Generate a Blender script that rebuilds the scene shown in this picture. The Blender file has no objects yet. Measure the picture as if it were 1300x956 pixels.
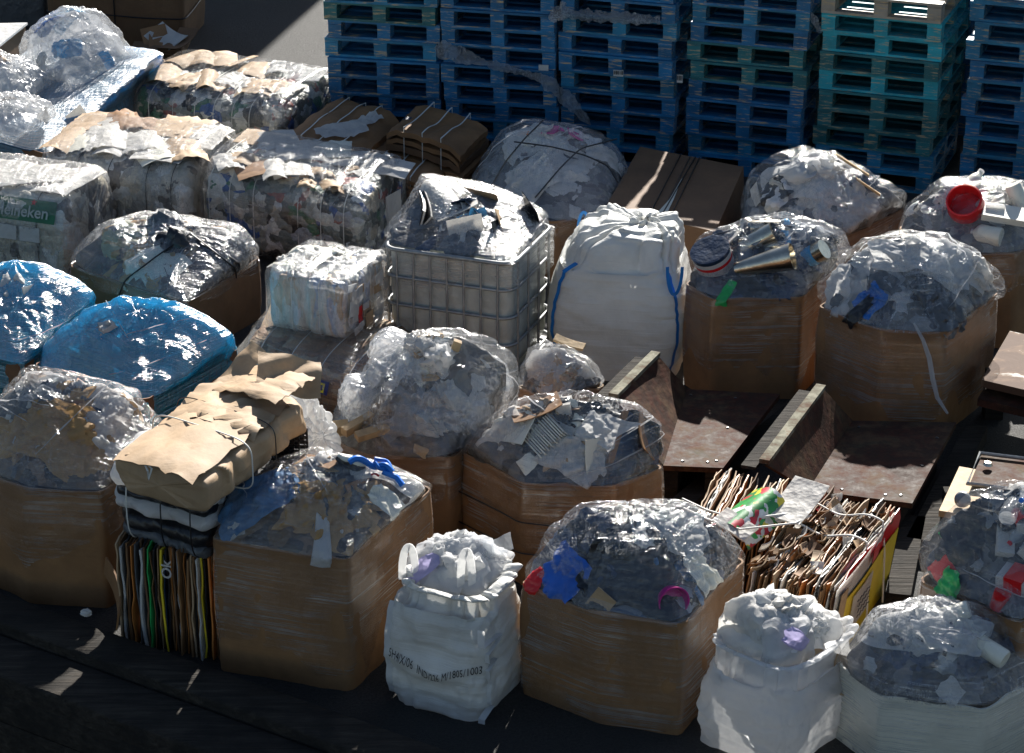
import bpy, bmesh, math, random
import numpy as np
from mathutils import Vector, Matrix
from mathutils.bvhtree import BVHTree

sc = bpy.context.scene
col = sc.collection
PI = math.pi
# ------------------------------------------------------------------ camera numbers
F, PITCH, CAMH = 3100.0, math.radians(23.5), 6.74      # focal length in photo pixels (1300 wide)
cp, sp = math.cos(PITCH), math.sin(PITCH)
SUN_EL, SUN_AZ = math.radians(31), math.radians(12)    # sun stands behind the yard, a little to the right

def ray(x, y):
    u, v = x - 650, 478 - y
    return np.array([u, F * cp + v * sp, -F * sp + v * cp])
def W(x, y, z=0.0):
    d = ray(x, y); t = (z - CAMH) / d[2]
    return np.array([d[0] * t, d[1] * t, z])
def WY(x, y, Y):
    d = ray(x, y); t = Y / d[1]
    return np.array([d[0] * t, Y, CAMH + d[2] * t])

# ------------------------------------------------------------------ noise
def _h(ix, iy, iz, s):
    n = (ix * 374761393 + iy * 668265263 + iz * 2147483647 + s * 1274126177) & 0xFFFFFFFF
    n = ((n ^ (n >> 13)) * 1274126177) & 0xFFFFFFFF
    n = ((n ^ (n >> 16)) * 2246822519) & 0xFFFFFFFF
    return ((n ^ (n >> 15)) & 0xFFFFFF) / float(0xFFFFFF)
def noise(P, s=0):
    P = np.asarray(P, float); i = np.floor(P).astype(np.int64); f = P - i; f = f * f * (3 - 2 * f)
    r = 0
    for dx in (0, 1):
        wx = f[..., 0] if dx else 1 - f[..., 0]
        for dy in (0, 1):
            wy = f[..., 1] if dy else 1 - f[..., 1]
            for dz in (0, 1):
                wz = f[..., 2] if dz else 1 - f[..., 2]
                r = r + wx * wy * wz * _h(i[..., 0] + dx, i[..., 1] + dy, i[..., 2] + dz, s)
    return r * 2 - 1
def fbm(P, s=0, o=3):
    P = np.asarray(P, float); r = 0; a = 1.0; t = 0
    for k in range(o):
        r = r + a * noise(P * 2 ** k, s + 17 * k); t += a; a *= .5
    return r / t
def tri(x): return np.abs((x % 1.0) * 2 - 1) * 2 - 1
def crumple(P, s=0, sc_=1.0, n=7):
    """sum of sharp folds running in random directions, gently warped: creased sheet"""
    P = np.asarray(P, float) * sc_
    rg = np.random.RandomState(s + 5)
    w = np.stack([noise(P * .9 + 3, s + 1), noise(P * .9 + 9, s + 2), noise(P * .9 + 21, s + 3)], -1)
    Q = P + w * .55; r = 0; t = 0
    for k in range(n):
        d = rg.normal(size=3); d /= np.linalg.norm(d); fr = rg.uniform(.5, 2.2)
        a = 1 / fr; r = r + a * tri(Q @ d * fr + rg.uniform(0, 1)); t += a
    return r / t * 1.6

# ------------------------------------------------------------------ objects
def tag(o, label=None, cat=None, group=None, kind=None):
    if label: o['label'] = label
    if cat: o['category'] = cat
    if group: o['group'] = group
    if kind: o['kind'] = kind
    return o
def empty(name, loc, rz=0):
    o = bpy.data.objects.new(name, None); col.objects.link(o); o.empty_display_size = .1
    o.location = loc; o.rotation_euler = (0, 0, rz); return o
class MB:
    """collects shapes, builds ONE mesh object"""
    def __init__(s): s.v = []; s.f = []; s.m = []; s.uv = []; s.n = 0; s.mats = []; s.any_uv = False
    def mat(s, m):
        if m not in s.mats: s.mats.append(m)
        return s.mats.index(m)
    def add(s, V, Fc, m, uv=None):
        V = np.asarray(V, float).reshape(-1, 3); k = s.mat(m)
        s.v.append(V); s.f += [[i + s.n for i in q] for q in Fc]; s.m += [k] * len(Fc)
        s.uv.append(np.zeros((len(V), 2)) if uv is None else np.asarray(uv, float).reshape(-1, 2))
        s.n += len(V)
    def grid(s, G, m, closed_u=False, uv=None):
        G = np.asarray(G, float); a, b = G.shape[:2]; q = []
        for i in range(a if closed_u else a - 1):
            i2 = (i + 1) % a
            for j in range(b - 1): q.append([i * b + j, i2 * b + j, i2 * b + j + 1, i * b + j + 1])
        s.add(G.reshape(-1, 3), q, m, uv)
    def box(s, c, size, m, R=None, taper=1.0):
        x, y, z = np.array(size) / 2
        V = np.array([[-x, -y, -z], [x, -y, -z], [x, y, -z], [-x, y, -z], [-x * taper, -y * taper, z], [x * taper, -y * taper, z], [x * taper, y * taper, z], [-x * taper, y * taper, z]])
        if R is not None: V = V @ np.asarray(R).T
        s.add(V + np.array(c), [[0, 3, 2, 1], [4, 5, 6, 7], [0, 1, 5, 4], [1, 2, 6, 5], [2, 3, 7, 6], [3, 0, 4, 7]], m)
    def tube(s, pts, r, m, n=8, closed=False, caps=True):
        pts = np.asarray(pts, float); K = len(pts); rr = np.full(K, r) if np.isscalar(r) else np.asarray(r)
        T = np.gradient(pts, axis=0) if not closed else np.roll(pts, -1, 0) - np.roll(pts, 1, 0)
        T /= np.linalg.norm(T, axis=1)[:, None] + 1e-9
        up = np.array([0, 0, 1.]) if abs(T[0][2]) < .9 else np.array([1., 0, 0])
        V = []; N = np.cross(T[0], up); N /= np.linalg.norm(N)
        for i in range(K):
            N = N - T[i] * np.dot(N, T[i]); N /= np.linalg.norm(N) + 1e-9; B = np.cross(T[i], N)
            for k in range(n):
                a = 2 * PI * k / n; V.append(pts[i] + rr[i] * (N * math.cos(a) + B * math.sin(a)))
        q = []
        for i in range(K if closed else K - 1):
            i2 = (i + 1) % K
            for k in range(n): q.append([i * n + k, i * n + (k + 1) % n, i2 * n + (k + 1) % n, i2 * n + k])
        if not closed and caps: q += [list(range(n))[::-1], [(K - 1) * n + k for k in range(n)]]
        s.add(V, q, m)
    def lathe(s, prof, m, c, R=None, n=20):
        V = []; q = []
        for (r, z) in prof:
            for k in range(n):
                a = 2 * PI * k / n; V.append([r * math.cos(a), r * math.sin(a), z])
        for i in range(len(prof) - 1):
            for k in range(n): q.append([i * n + k, i * n + (k + 1) % n, (i + 1) * n + (k + 1) % n, (i + 1) * n + k])
        V = np.array(V)
        if R is not None: V = V @ np.asarray(R).T
        s.add(V + np.array(c), q, m)
    def build(s, name, parent=None, smooth=True, at=None):
        V = np.concatenate(s.v)
        if at is not None: V = V - np.array(at)
        me = bpy.data.meshes.new(name); me.from_pydata(V.tolist(), [], s.f)
        for m in s.mats: me.materials.append(m)
        me.polygons.foreach_set('material_index', s.m)
        me.polygons.foreach_set('use_smooth', [smooth] * len(s.f))
        UV = np.concatenate(s.uv); L = np.zeros(len(me.loops), dtype=np.int32); me.loops.foreach_get('vertex_index', L)
        me.uv_layers.new(name='UVMap').data.foreach_set('uv', UV[L].ravel())
        me.update()
        if smooth is True: 
            try: me.set_sharp_from_angle(angle=math.radians(50))
            except Exception: pass
        o = bpy.data.objects.new(name, me); col.objects.link(o)
        if parent is not None: o.parent = parent
        if at is not None and parent is None: o.location = at
        return o
def rotm(rx=0, ry=0, rz=0):
    from mathutils import Euler
    return np.array(Euler((rx, ry, rz)).to_matrix())
def basis(n, spin=0.0):
    n = np.asarray(n, float); n = n / (np.linalg.norm(n) + 1e-9)
    a = np.cross(n, [0.13, .99, .05]); a /= np.linalg.norm(a) + 1e-9; b = np.cross(n, a)
    c, s_ = math.cos(spin), math.sin(spin)
    return np.stack([a * c + b * s_, -a * s_ + b * c, n], 1)

# ------------------------------------------------------------------ materials
class NT:
    def __init__(s, name):
        s.m = bpy.data.materials.new(name); s.m.use_nodes = True; s.t = s.m.node_tree; s.t.nodes.clear()
        s.out = s.n('ShaderNodeOutputMaterial')
    def n(s, ty, **kw):
        nd = s.t.nodes.new(ty)
        for k, v in kw.items():
            if hasattr(nd, k): setattr(nd, k, v)
        return nd
    def l(s, a, b): s.t.links.new(a, b)
    def val(s, sock, v):
        if isinstance(v, bpy.types.NodeSocket): s.l(v, sock)
        else: sock.default_value = v
    def math(s, op, a, b=None, clamp=False):
        nd = s.n('ShaderNodeMath', operation=op); nd.use_clamp = clamp
        s.val(nd.inputs[0], a)
        if b is not None: s.val(nd.inputs[1], b)
        return nd.outputs[0]
    def coords(s, kind='Object', scale=(1, 1, 1), rot=(0, 0, 0), rnd=True):
        tc = s.n('ShaderNodeTexCoord'); mp = s.n('ShaderNodeMapping')
        mp.inputs['Scale'].default_value = scale; mp.inputs['Rotation'].default_value = rot
        s.l(tc.outputs[kind], mp.inputs['Vector'])
        if rnd:
            oi = s.n('ShaderNodeObjectInfo'); sc2 = s.n('ShaderNodeVectorMath', operation='SCALE')
            cb = s.n('ShaderNodeCombineXYZ'); 
            for k in range(3): s.l(oi.outputs['Random'], cb.inputs[k])
            s.l(cb.outputs[0], sc2.inputs[0]); sc2.inputs['Scale'].default_value = 37.0
            s.l(sc2.outputs[0], mp.inputs['Location'])
        return mp.outputs[0]
    def noise(s, vec, scale, detail=3, rough=.55, dist=0):
        nd = s.n('ShaderNodeTexNoise'); s.l(vec, nd.inputs['Vector'])
        nd.inputs['Scale'].default_value = scale; nd.inputs['Detail'].default_value = detail
        nd.inputs['Roughness'].default_value = rough; nd.inputs['Distortion'].default_value = dist
        return nd.outputs['Fac']
    def ramp(s, fac, stops, interp='LINEAR'):
        nd = s.n('ShaderNodeValToRGB'); nd.color_ramp.interpolation = interp; e = nd.color_ramp.elements
        while len(e) < len(stops): e.new(.5)
        for k, (p, c) in enumerate(stops):
            e[k].position = p; e[k].color = (c, c, c, 1) if np.isscalar(c) else (*c, 1)
        s.l(fac, nd.inputs[0]); return nd.outputs['Color']
    def mixc(s, fac, a, b, mode='MIX'):
        nd = s.n('ShaderNodeMix', data_type='RGBA', blend_type=mode)
        s.val(nd.inputs[0], fac)
        for k, v in ((6, a), (7, b)):
            if isinstance(v, bpy.types.NodeSocket): s.l(v, nd.inputs[k])
            else: nd.inputs[k].default_value = (*v, 1) if not np.isscalar(v) else (v, v, v, 1)
        return nd.outputs[2]
    def bump(s, h, dist=.01, strength=1.0):
        nd = s.n('ShaderNodeBump'); nd.inputs['Distance'].default_value = dist; nd.inputs['Strength'].default_value = strength
        s.l(h, nd.inputs['Height']); return nd.outputs[0]
    def done(s, sh): s.l(sh, s.out.inputs[0]); return s.m
    def principled(s, color, rough=.6, normal=None, **kw):
        nd = s.n('ShaderNodeBsdfPrincipled')
        if isinstance(color, bpy.types.NodeSocket): s.l(color, nd.inputs['Base Color'])
        else: nd.inputs['Base Color'].default_value = (*color, 1)
        s.val(nd.inputs['Roughness'], rough)
        if normal is not None: s.l(normal, nd.inputs['Normal'])
        for k, v in kw.items(): s.val(nd.inputs[k.replace('_', ' ')], v)
        return nd.outputs[0]
def shade(c, k): return tuple(min(1, x * k) for x in c)

def film_mat(name, tint=(.985, .985, .985), white=(.90, .91, .93), veil0=.05, veil1=.5, gloss=1.0, rough=.25, bump=.006, fine=1.0, streak_rot=.12, thread=.9, lo=.57, wav=1.0):
    t = NT(name)
    uv = t.coords('UV', (.9, 58, 1), (0, 0, streak_rot)); ob = t.coords('Object')
    st = t.noise(uv, 1.0, 5, .65, .25 * wav)
    uv2 = t.coords('UV', (2 if wav == 0 else 5, 90 if wav == 0 else 70, 1), (0, 0, -streak_rot * 2.2)); st2 = t.noise(uv2, 1.0, 3, .6, .3 * wav)
    patch = t.noise(ob, 3.1, 3)
    s1 = t.ramp(st, [(lo, 0), (lo + .11, 1)]); s2 = t.ramp(st2, [(lo + .03, 0), (lo + .14, 1)]); p1 = t.ramp(patch, [(.42, .12), (.64, 1)])
    v = t.math('MULTIPLY', t.math('MAXIMUM', s1, s2), p1)
    v = t.math('ADD', t.math('MULTIPLY', v, veil1), veil0, True)
    # pulled threads: long ridges along and across the wrap, whitened as streak highlights
    ob2 = t.coords('Object', (2.2, 34, 7), (.5, .35, .6)); st3 = t.noise(ob2, 1.0, 4, .6, .35)
    ob3 = t.coords('Object', (26, 3, 6), (-.4, .3, -.5)); st4 = t.noise(ob3, 1.0, 4, .6, .35)
    thr = t.math('MAXIMUM', t.ramp(st3, [(.475, 0), (.5, 1), (.525, 0)]), t.ramp(st4, [(.47, 0), (.5, 1), (.53, 0)]))
    thr = t.math('MULTIPLY', thr, t.ramp(t.noise(ob, 2.0, 2), [(.42, 0), (.62, 1)]))
    v = t.math('ADD', v, t.math('MULTIPLY', thr, veil1 * thread), True)
    h = t.math('ADD', t.math('MULTIPLY', st, .8 * fine), t.math('MULTIPLY', st2, .5 * fine)); h = t.math('ADD', h, t.math('MULTIPLY', st3, 1.1)); h = t.math('ADD', h, t.math('MULTIPLY', st4, .9))
    uv3 = t.coords('UV', (1.3, 19, 1), (0, 0, -.1)); st5 = t.noise(uv3, 1.0, 3, .5, .5)
    h = t.math('ADD', h, t.math('MULTIPLY', st5, 1.5)); h = t.math('ADD', h, t.math('MULTIPLY', t.noise(ob, 7, 2, .5), .6))
    nb = t.bump(h, bump * 1.15, 1.0)
    lw = t.n('ShaderNodeLayerWeight'); lw.inputs['Blend'].default_value = .5; t.l(nb, lw.inputs['Normal'])
    fr = t.math('POWER', lw.outputs['Facing'], 3.2)
    g = t.math('ADD', t.math('MULTIPLY', fr, .28 * gloss), .095 * gloss, True)
    g = t.math('MULTIPLY', g, t.math('ADD', t.math('MULTIPLY', v, 1.2), .75), True)
    tr = t.n('ShaderNodeBsdfTransparent'); tr.inputs[0].default_value = (*tint, 1)
    di = t.n('ShaderNodeBsdfDiffuse'); di.inputs[0].default_value = (*white, 1); t.l(nb, di.inputs['Normal'])
    tl = t.n('ShaderNodeBsdfTranslucent'); tl.inputs[0].default_value = (*white, 1); t.l(nb, tl.inputs['Normal'])
    dt = t.n('ShaderNodeMixShader'); dt.inputs[0].default_value = .68; t.l(di.outputs[0], dt.inputs[1]); t.l(tl.outputs[0], dt.inputs[2])
    g1 = t.n('ShaderNodeBsdfGlossy'); g1.inputs['Roughness'].default_value = rough; t.l(nb, g1.inputs['Normal'])
    g2 = t.n('ShaderNodeBsdfGlossy'); g2.inputs['Roughness'].default_value = rough * 1.9; t.l(nb, g2.inputs['Normal'])
    gl = t.n('ShaderNodeMixShader'); gl.inputs[0].default_value = .5; t.l(g1.outputs[0], gl.inputs[1]); t.l(g2.outputs[0], gl.inputs[2])
    m1 = t.n('ShaderNodeMixShader'); t.l(v, m1.inputs[0]); t.l(tr.outputs[0], m1.inputs[1]); t.l(dt.outputs[0], m1.inputs[2])
    m2 = t.n('ShaderNodeMixShader'); t.l(g, m2.inputs[0]); t.l(m1.outputs[0], m2.inputs[1]); t.l(gl.outputs[0], m2.inputs[2])
    return t.done(m2.outputs[0])
def board_mat(name, c, dark=.7, rough=.75, bump=.002):
    t = NT(name); ob = t.coords('Object')
    n1 = t.noise(ob, 2.5, 4); n2 = t.noise(ob, 22, 4, .65)
    ca = t.ramp(n1, [(.3, shade(c, dark)), (.7, shade(c, 1.12))])
    cb_ = t.mixc(t.ramp(n2, [(.35, .35), (.6, 0)]), ca, shade(c, .62))
    zz = t.coords('Object', (1, 1, 95), rnd=False); fl = t.noise(zz, 1.0, 1)
    nb = t.bump(t.math('ADD', t.math('MULTIPLY', n2, .6), t.math('MULTIPLY', fl, .5)), bump)
    return t.done(t.principled(cb_, rough, nb))
def plain(name, c, rough=.5, var=.25, scale=9, bump=.0015, **kw):
    t = NT(name); ob = t.coords('Object'); n1 = t.noise(ob, scale, 4, .6)
    ca = t.ramp(n1, [(.3, shade(c, 1 - var)), (.7, shade(c, 1 + var * .5))])
    return t.done(t.principled(ca, rough, t.bump(t.noise(ob, scale * 3, 3), bump), **kw))
def sheet_mat(name, c, rough=.4, transl=.35, var=.2, bump=.003, alpha=1.0):
    """thin plastic or paper: light shines through it"""
    t = NT(name); ob = t.coords('Object'); n1 = t.noise(ob, 6, 4, .6)
    ca = t.ramp(n1, [(.3, shade(c, 1 - var)), (.7, c)])
    cr = t.n('ShaderNodeTexVoronoi', feature='F1'); cr.inputs['Scale'].default_value = 13; t.l(t.coords('Object'), cr.inputs['Vector'])
    cr2 = t.n('ShaderNodeTexVoronoi', feature='F1'); cr2.inputs['Scale'].default_value = 37; t.l(ob, cr2.inputs['Vector'])
    hh = t.math('ADD', t.math('MULTIPLY', t.noise(ob, 18, 4, .6), .25), t.math('ADD', t.math('MULTIPLY', cr.outputs['Distance'], 1.3), t.math('MULTIPLY', cr2.outputs['Distance'], .4)))
    nb = t.bump(hh, bump * 2.2)
    pr = t.principled(ca, rough, nb)
    tl = t.n('ShaderNodeBsdfTranslucent'); t.l(ca, tl.inputs[0]); t.l(nb, tl.inputs['Normal'])
    m = t.n('ShaderNodeMixShader'); m.inputs[0].default_value = transl; t.l(pr, m.inputs[1]); t.l(tl.outputs[0], m.inputs[2])
    if alpha < 1:
        tr = t.n('ShaderNodeBsdfTransparent'); m2 = t.n('ShaderNodeMixShader'); m2.inputs[0].default_value = alpha
        t.l(tr.outputs[0], m2.inputs[1]); t.l(m.outputs[0], m2.inputs[2]); return t.done(m2.outputs[0])
    return t.done(m.outputs[0])
def mix_mat(name, cols, scale=7, stretch=(1, 1, 1), rough=.5, bump=.012, edge=.25):
    """patchwork of many small pieces pressed together"""
    t = NT(name); ob = t.coords('Object', stretch)
    wv = t.n('ShaderNodeTexNoise'); wv.inputs['Scale'].default_value = 5; wv.inputs['Detail'].default_value = 3; t.l(ob, wv.inputs['Vector'])
    vm = t.n('ShaderNodeVectorMath', operation='MULTIPLY_ADD'); t.l(wv.outputs['Color'], vm.inputs[0]); vm.inputs[1].default_value = (.35, .35, .35); t.l(ob, vm.inputs[2])
    vo = t.n('ShaderNodeTexVoronoi', feature='F1'); vo.inputs['Scale'].default_value = scale; t.l(vm.outputs[0], vo.inputs['Vector'])
    sep = t.n('ShaderNodeSeparateColor'); t.l(vo.outputs['Color'], sep.inputs[0])
    k = len(cols); stops = [(i / k, c) for i, c in enumerate(cols)]
    ca = t.ramp(sep.outputs[0], stops, 'CONSTANT')
    n2 = t.noise(ob, 16, 5, .65)
    ca = t.mixc(t.ramp(n2, [(.3, .75), (.62, 0)]), ca, t.mixc(.5, ca, shade((.3, .28, .25), .3)))
    h = t.math('ADD', t.math('MULTIPLY', vo.outputs['Distance'], -.8), t.math('MULTIPLY', n2, .7))
    return t.done(t.principled(ca, rough, t.bump(h, bump)))

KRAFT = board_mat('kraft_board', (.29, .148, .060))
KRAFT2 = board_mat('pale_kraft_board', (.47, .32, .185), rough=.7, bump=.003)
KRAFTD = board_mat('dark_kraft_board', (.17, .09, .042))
KPAPER = sheet_mat('kraft_paper', (.56, .34, .145), .7, .30)
WHITEP = sheet_mat('white_plastic', (.88, .88, .87), .65, .55, .10)
WHITEC = sheet_mat('white_paper', (.84, .82, .78), .6, .45, .15)
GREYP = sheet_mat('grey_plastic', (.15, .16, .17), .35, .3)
HAZYP = sheet_mat('cloudy_plastic', (.86, .87, .89), .45, .65, .1, .004, .55)
CLEARP = sheet_mat('clear_plastic', (.80, .85, .90), .12, .4, .1, .004, .35)
BLACKP = plain('black_plastic', (.012, .013, .016), .3, .3, 9, .006)
NAVYP = plain('navy_plastic', (.012, .03, .07), .35, .4, 9, .006)
DENIM = plain('denim', (.07, .17, .32), .85, .35, 26, .004)
BLUEP = plain('blue_plastic', (.01, .16, .60), .3, .3)
CYANP = plain('light_blue_plastic', (.10, .42, .72), .35, .3)
GREENP = plain('green_plastic', (.03, .40, .10), .35, .3)
DGREEN = plain('dark_green_print', (.012, .13, .05), .4, .3)
REDP = plain('red_plastic', (.62, .010, .012), .32, .12, 5, .0006)
YELP = plain('yellow_board', (.78, .58, .03), .5, .15)
PINKP = plain('magenta_plastic', (.50, .02, .22), .3, .2)
ORANP = plain('orange_print', (.62, .22, .05), .5, .25)
LILAC = sheet_mat('lilac_plastic', (.55, .50, .78), .4, .4)
CREAM = plain('cream_plastic', (.72, .70, .60), .35, .12, 5)
STEEL = plain('stained_steel', (.50, .46, .38), .26, .35, 7, .002, Metallic=1.0)
GALV = plain('galvanised_steel', (.30, .31, .31), .5, .3, 12, .001, Metallic=.5)
WOOD = plain('raw_wood', (.50, .34, .17), .7, .35, 12, .003)
def timber():
    t = NT('dark_timber'); g = t.coords('Object', (2.0, 30, 30), (0, 0, math.radians(33))); n1 = t.noise(g, 1.0, 5, .7, .4); n2 = t.noise(t.coords('Object'), 4, 4, .6)
    ca = t.ramp(n1, [(.3, (.010, .009, .008)), (.5, (.030, .025, .020)), (.7, (.055, .047, .038))]); ca = t.mixc(t.ramp(n2, [(.35, .8), (.6, 0)]), ca, (.012, .011, .010))
    return t.done(t.principled(ca, .85, t.bump(n1, .02), Specular_IOR_Level=.2))
TIMBER = timber()
STRAPB = plain('black_strap', (.008, .008, .009), .35, .1)
STRAPW = plain('white_twine', (.74, .73, .68), .6, .1)
INK = plain('black_ink', (.012, .012, .014), .6, .1)
BLUEST = plain('blue_webbing', (.01, .20, .58), .5, .2)
FILM = film_mat('stretch_film', veil0=.0, veil1=.45, rough=.10, gloss=1.1)
BAGSKIN = film_mat('soft_bag_film', veil0=.14, veil1=.35, gloss=1.6, rough=.18, bump=.004, fine=.5)
FILMH = film_mat('heavy_stretch_film', veil0=.02, veil1=.50, gloss=1.5, rough=.11, bump=.009)
FILML = film_mat('clear_stretch_film', veil0=.0, veil1=.34, gloss=1.25, rough=.085, bump=.008)
FILMB = film_mat('blue_stretch_film', tint=(.02, .66, .95), white=(.004, .62, .98), veil0=.66, veil1=.3, gloss=1.5, rough=.12, bump=.009)
FILMC = film_mat('pale_blue_film', tint=(.10, .55, .88), white=(.02, .42, .82), veil0=.55, veil1=.5, gloss=1.2, rough=.26, bump=.008)

FILMS = film_mat('wall_stretch_film', veil0=.0, veil1=.60, gloss=1.2, rough=.16, bump=.0022, thread=0.0, lo=.50, wav=0.0, streak_rot=.05)
SIDE = {'stretch_film': FILMS, 'heavy_stretch_film': FILMS, 'clear_stretch_film': FILMS}
# woven bag fabric
def woven():
    t = NT('woven_white_fabric'); ob = t.coords('Object', (1, 1, 1)); wv = t.coords('Object', (1, 1, 130), rnd=False)
    n1 = t.noise(ob, 4, 4); ca = t.ramp(n1, [(.3, (.60, .60, .57)), (.7, (.74, .74, .71))])
    ca = t.mixc(t.ramp(t.noise(ob, 2.2, 3), [(.52, 0), (.72, .35)]), ca, (.42, .40, .36))
    h = t.math('ADD', t.math('MULTIPLY', t.noise(wv, 1, 2), .5), t.noise(ob, 13, 4, .6))
    nb = t.bump(h, .008); pr = t.principled(ca, .55, nb)
    tl = t.n('ShaderNodeBsdfTranslucent'); t.l(ca, tl.inputs[0]); m = t.n('ShaderNodeMixShader'); m.inputs[0].default_value = .18
    t.l(pr, m.inputs[1]); t.l(tl.outputs[0], m.inputs[2]); return t.done(m.outputs[0])
WOVEN = woven()

def paint_mat(name, c, worn=(.36, .25, .13), amt=.60, rough=.55):
    t = NT(name); ob = t.coords('Object', (1, 1, 1)); oi = t.n('ShaderNodeObjectInfo')
    n1 = t.noise(ob, 5, 3); n2 = t.noise(t.coords('Object', (3, 14, 30)), 2.0, 5, .7)
    tintc = t.mixc(1.0, oi.outputs['Color'], t.ramp(n1, [(.3, .65), (.7, 1.15)]), 'MULTIPLY')
    ca = t.mixc(t.ramp(n2, [(amt, 0), (amt + .08, .85)]), tintc, worn)
    return t.done(t.principled(ca, rough, t.bump(n2, .003)))
PALLET = paint_mat('pallet_paint', (0, 0, 0))
PALLETE = paint_mat('pallet_board_edge', (0, 0, 0), worn=(.52, .36, .18), amt=.545)

def rust():
    t = NT('rusty_painted_steel'); ob = t.coords('Object'); n1 = t.noise(ob, 3.4, 6, .65, .6); n2 = t.noise(ob, 12, 5, .7)
    ca = t.ramp(n1, [(.33, (.035, .016, .010)), (.46, (.075, .026, .016)), (.58, (.10, .055, .03)), (.68, (.07, .06, .035)), (.80, (.15, .11, .07))])
    ca = t.mixc(t.ramp(n2, [(.42, .8), (.6, 0)]), ca, (.028, .014, .009))
    return t.done(t.principled(ca, t.ramp(n2, [(.3, .6), (.7, .85)]), t.bump(n2, .006), Specular_IOR_Level=.12))
RUST = rust()
def worn_white():
    t = NT('chipped_white_paint_on_rust'); ob = t.coords('Object'); n1 = t.noise(ob, 5, 6, .6, .4)
    ca = t.ramp(n1, [(.50, (.09, .045, .026)), (.60, (.16, .09, .05)), (.64, (.5, .48, .44)), (.78, (.6, .59, .55))])
    return t.done(t.principled(ca, .75, t.bump(n1, .006), Specular_IOR_Level=.2))
WORNW = worn_white()
def asphalt():
    t = NT('tarmac'); ob = t.coords('Object', rnd=False); n1 = t.noise(ob, 60, 4, .7); n2 = t.noise(ob, .8, 4)
    ca = t.ramp(n1, [(.35, (.010, .010, .010)), (.65, (.055, .053, .05))]); ca = t.mixc(t.ramp(n2, [(.4, .5), (.65, 0)]), ca, (.02, .019, .018))
    return t.done(t.principled(ca, .7, t.bump(t.math('ADD', n1, t.noise(ob, 180, 2)), .02)))
ASPH = asphalt()

# ------------------------------------------------------------------ junk shapes
def j_sheet(mb, c, n, spin, a, b, m, s, amp=.035, k=5, res=13, curl=None):
    R = basis(n, spin); u = np.linspace(-.5, .5, res)
    U, V = np.meshgrid(u * a, u * b, indexing='ij'); rg = random.Random(s)
    cu = rg.uniform(-1, 1) if curl is None else curl
    P = np.stack([U, V, 0 * U], -1)
    z = amp * crumple(P * k, s, 1.0) + cu * .35 * (U ** 2 / a)
    x = U + amp * .6 * noise(P * k + 5, s); y = V + amp * .6 * noise(P * k + 11, s)
    G = np.stack([x, y, z], -1) @ R.T + np.array(c)
    mb.grid(G, m, uv=np.stack([U, V], -1))
def j_lump(mb, c, n, spin, size, m, s, amp=.25, k=2.2, nu=36, nv=20):
    R = basis(n, spin); th = np.linspace(0, 2 * PI, nu, endpoint=False); ph = np.linspace(-PI / 2, PI / 2, nv)
    T, Pp = np.meshgrid(th, ph, indexing='ij'); D = np.stack([np.cos(T) * np.cos(Pp), np.sin(T) * np.cos(Pp), np.sin(Pp)], -1)
    r = 1 + amp * crumple(D * k + s, s) + amp * .5 * noise(D * 2 + s, s) + amp * .35 * crumple(D * k * 2.7 + s, s + 4)
    G = (D * r[..., None] * np.array(size)) @ R.T + np.array(c)
    mb.grid(G, m, closed_u=True)
def j_slab(mb, c, n, spin, a, b, t, m, s, bend=.0):
    R = basis(n, spin); res = 7; u = np.linspace(-.5, .5, res); U, V = np.meshgrid(u * a, [-.5 * b, .5 * b], indexing='ij')
    z = bend * (U / a * 2) ** 2 * a * .3
    top = np.stack([U, V, z + t / 2], -1); bot = np.stack([U, V, z - t / 2], -1)
    loop = np.concatenate([top[:, 0:1], top[:, 1:2], bot[:, 1:2], bot[:, 0:1], top[:, 0:1]], 1) @ R.T + np.array(c)
    mb.grid(loop, m)
    for e in (0, -1): mb.add(loop[e, :4], [[0, 1, 2, 3]], m)
def j_bottle(mb, c, n, spin, r, L, m, cap, s):
    R = basis(n, spin) @ rotm(PI / 2, 0, 0)
    mb.lathe([(0, -L / 2), (r * .9, -L / 2), (r, -L * .46), (r * .96, -L * .1), (r, 0), (r, L * .2), (r * .8, L * .3), (r * .35, L * .42), (r * .32, L * .46)], m, c, R, 14)
    mb.lathe([(r * .4, L * .44), (r * .4, L * .5), (0, L * .5)], cap, c, R, 10)
def j_can(mb, c, n, spin, r, L, m, inner, s):
    R = basis(n, spin) @ rotm(PI / 2, 0, 0)
    mb.lathe([(0, -L / 2), (r, -L / 2), (r, L / 2), (r * .93, L / 2), (r * .9, -L * .3), (0, -L * .3)], m, c, R, 18)
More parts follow.
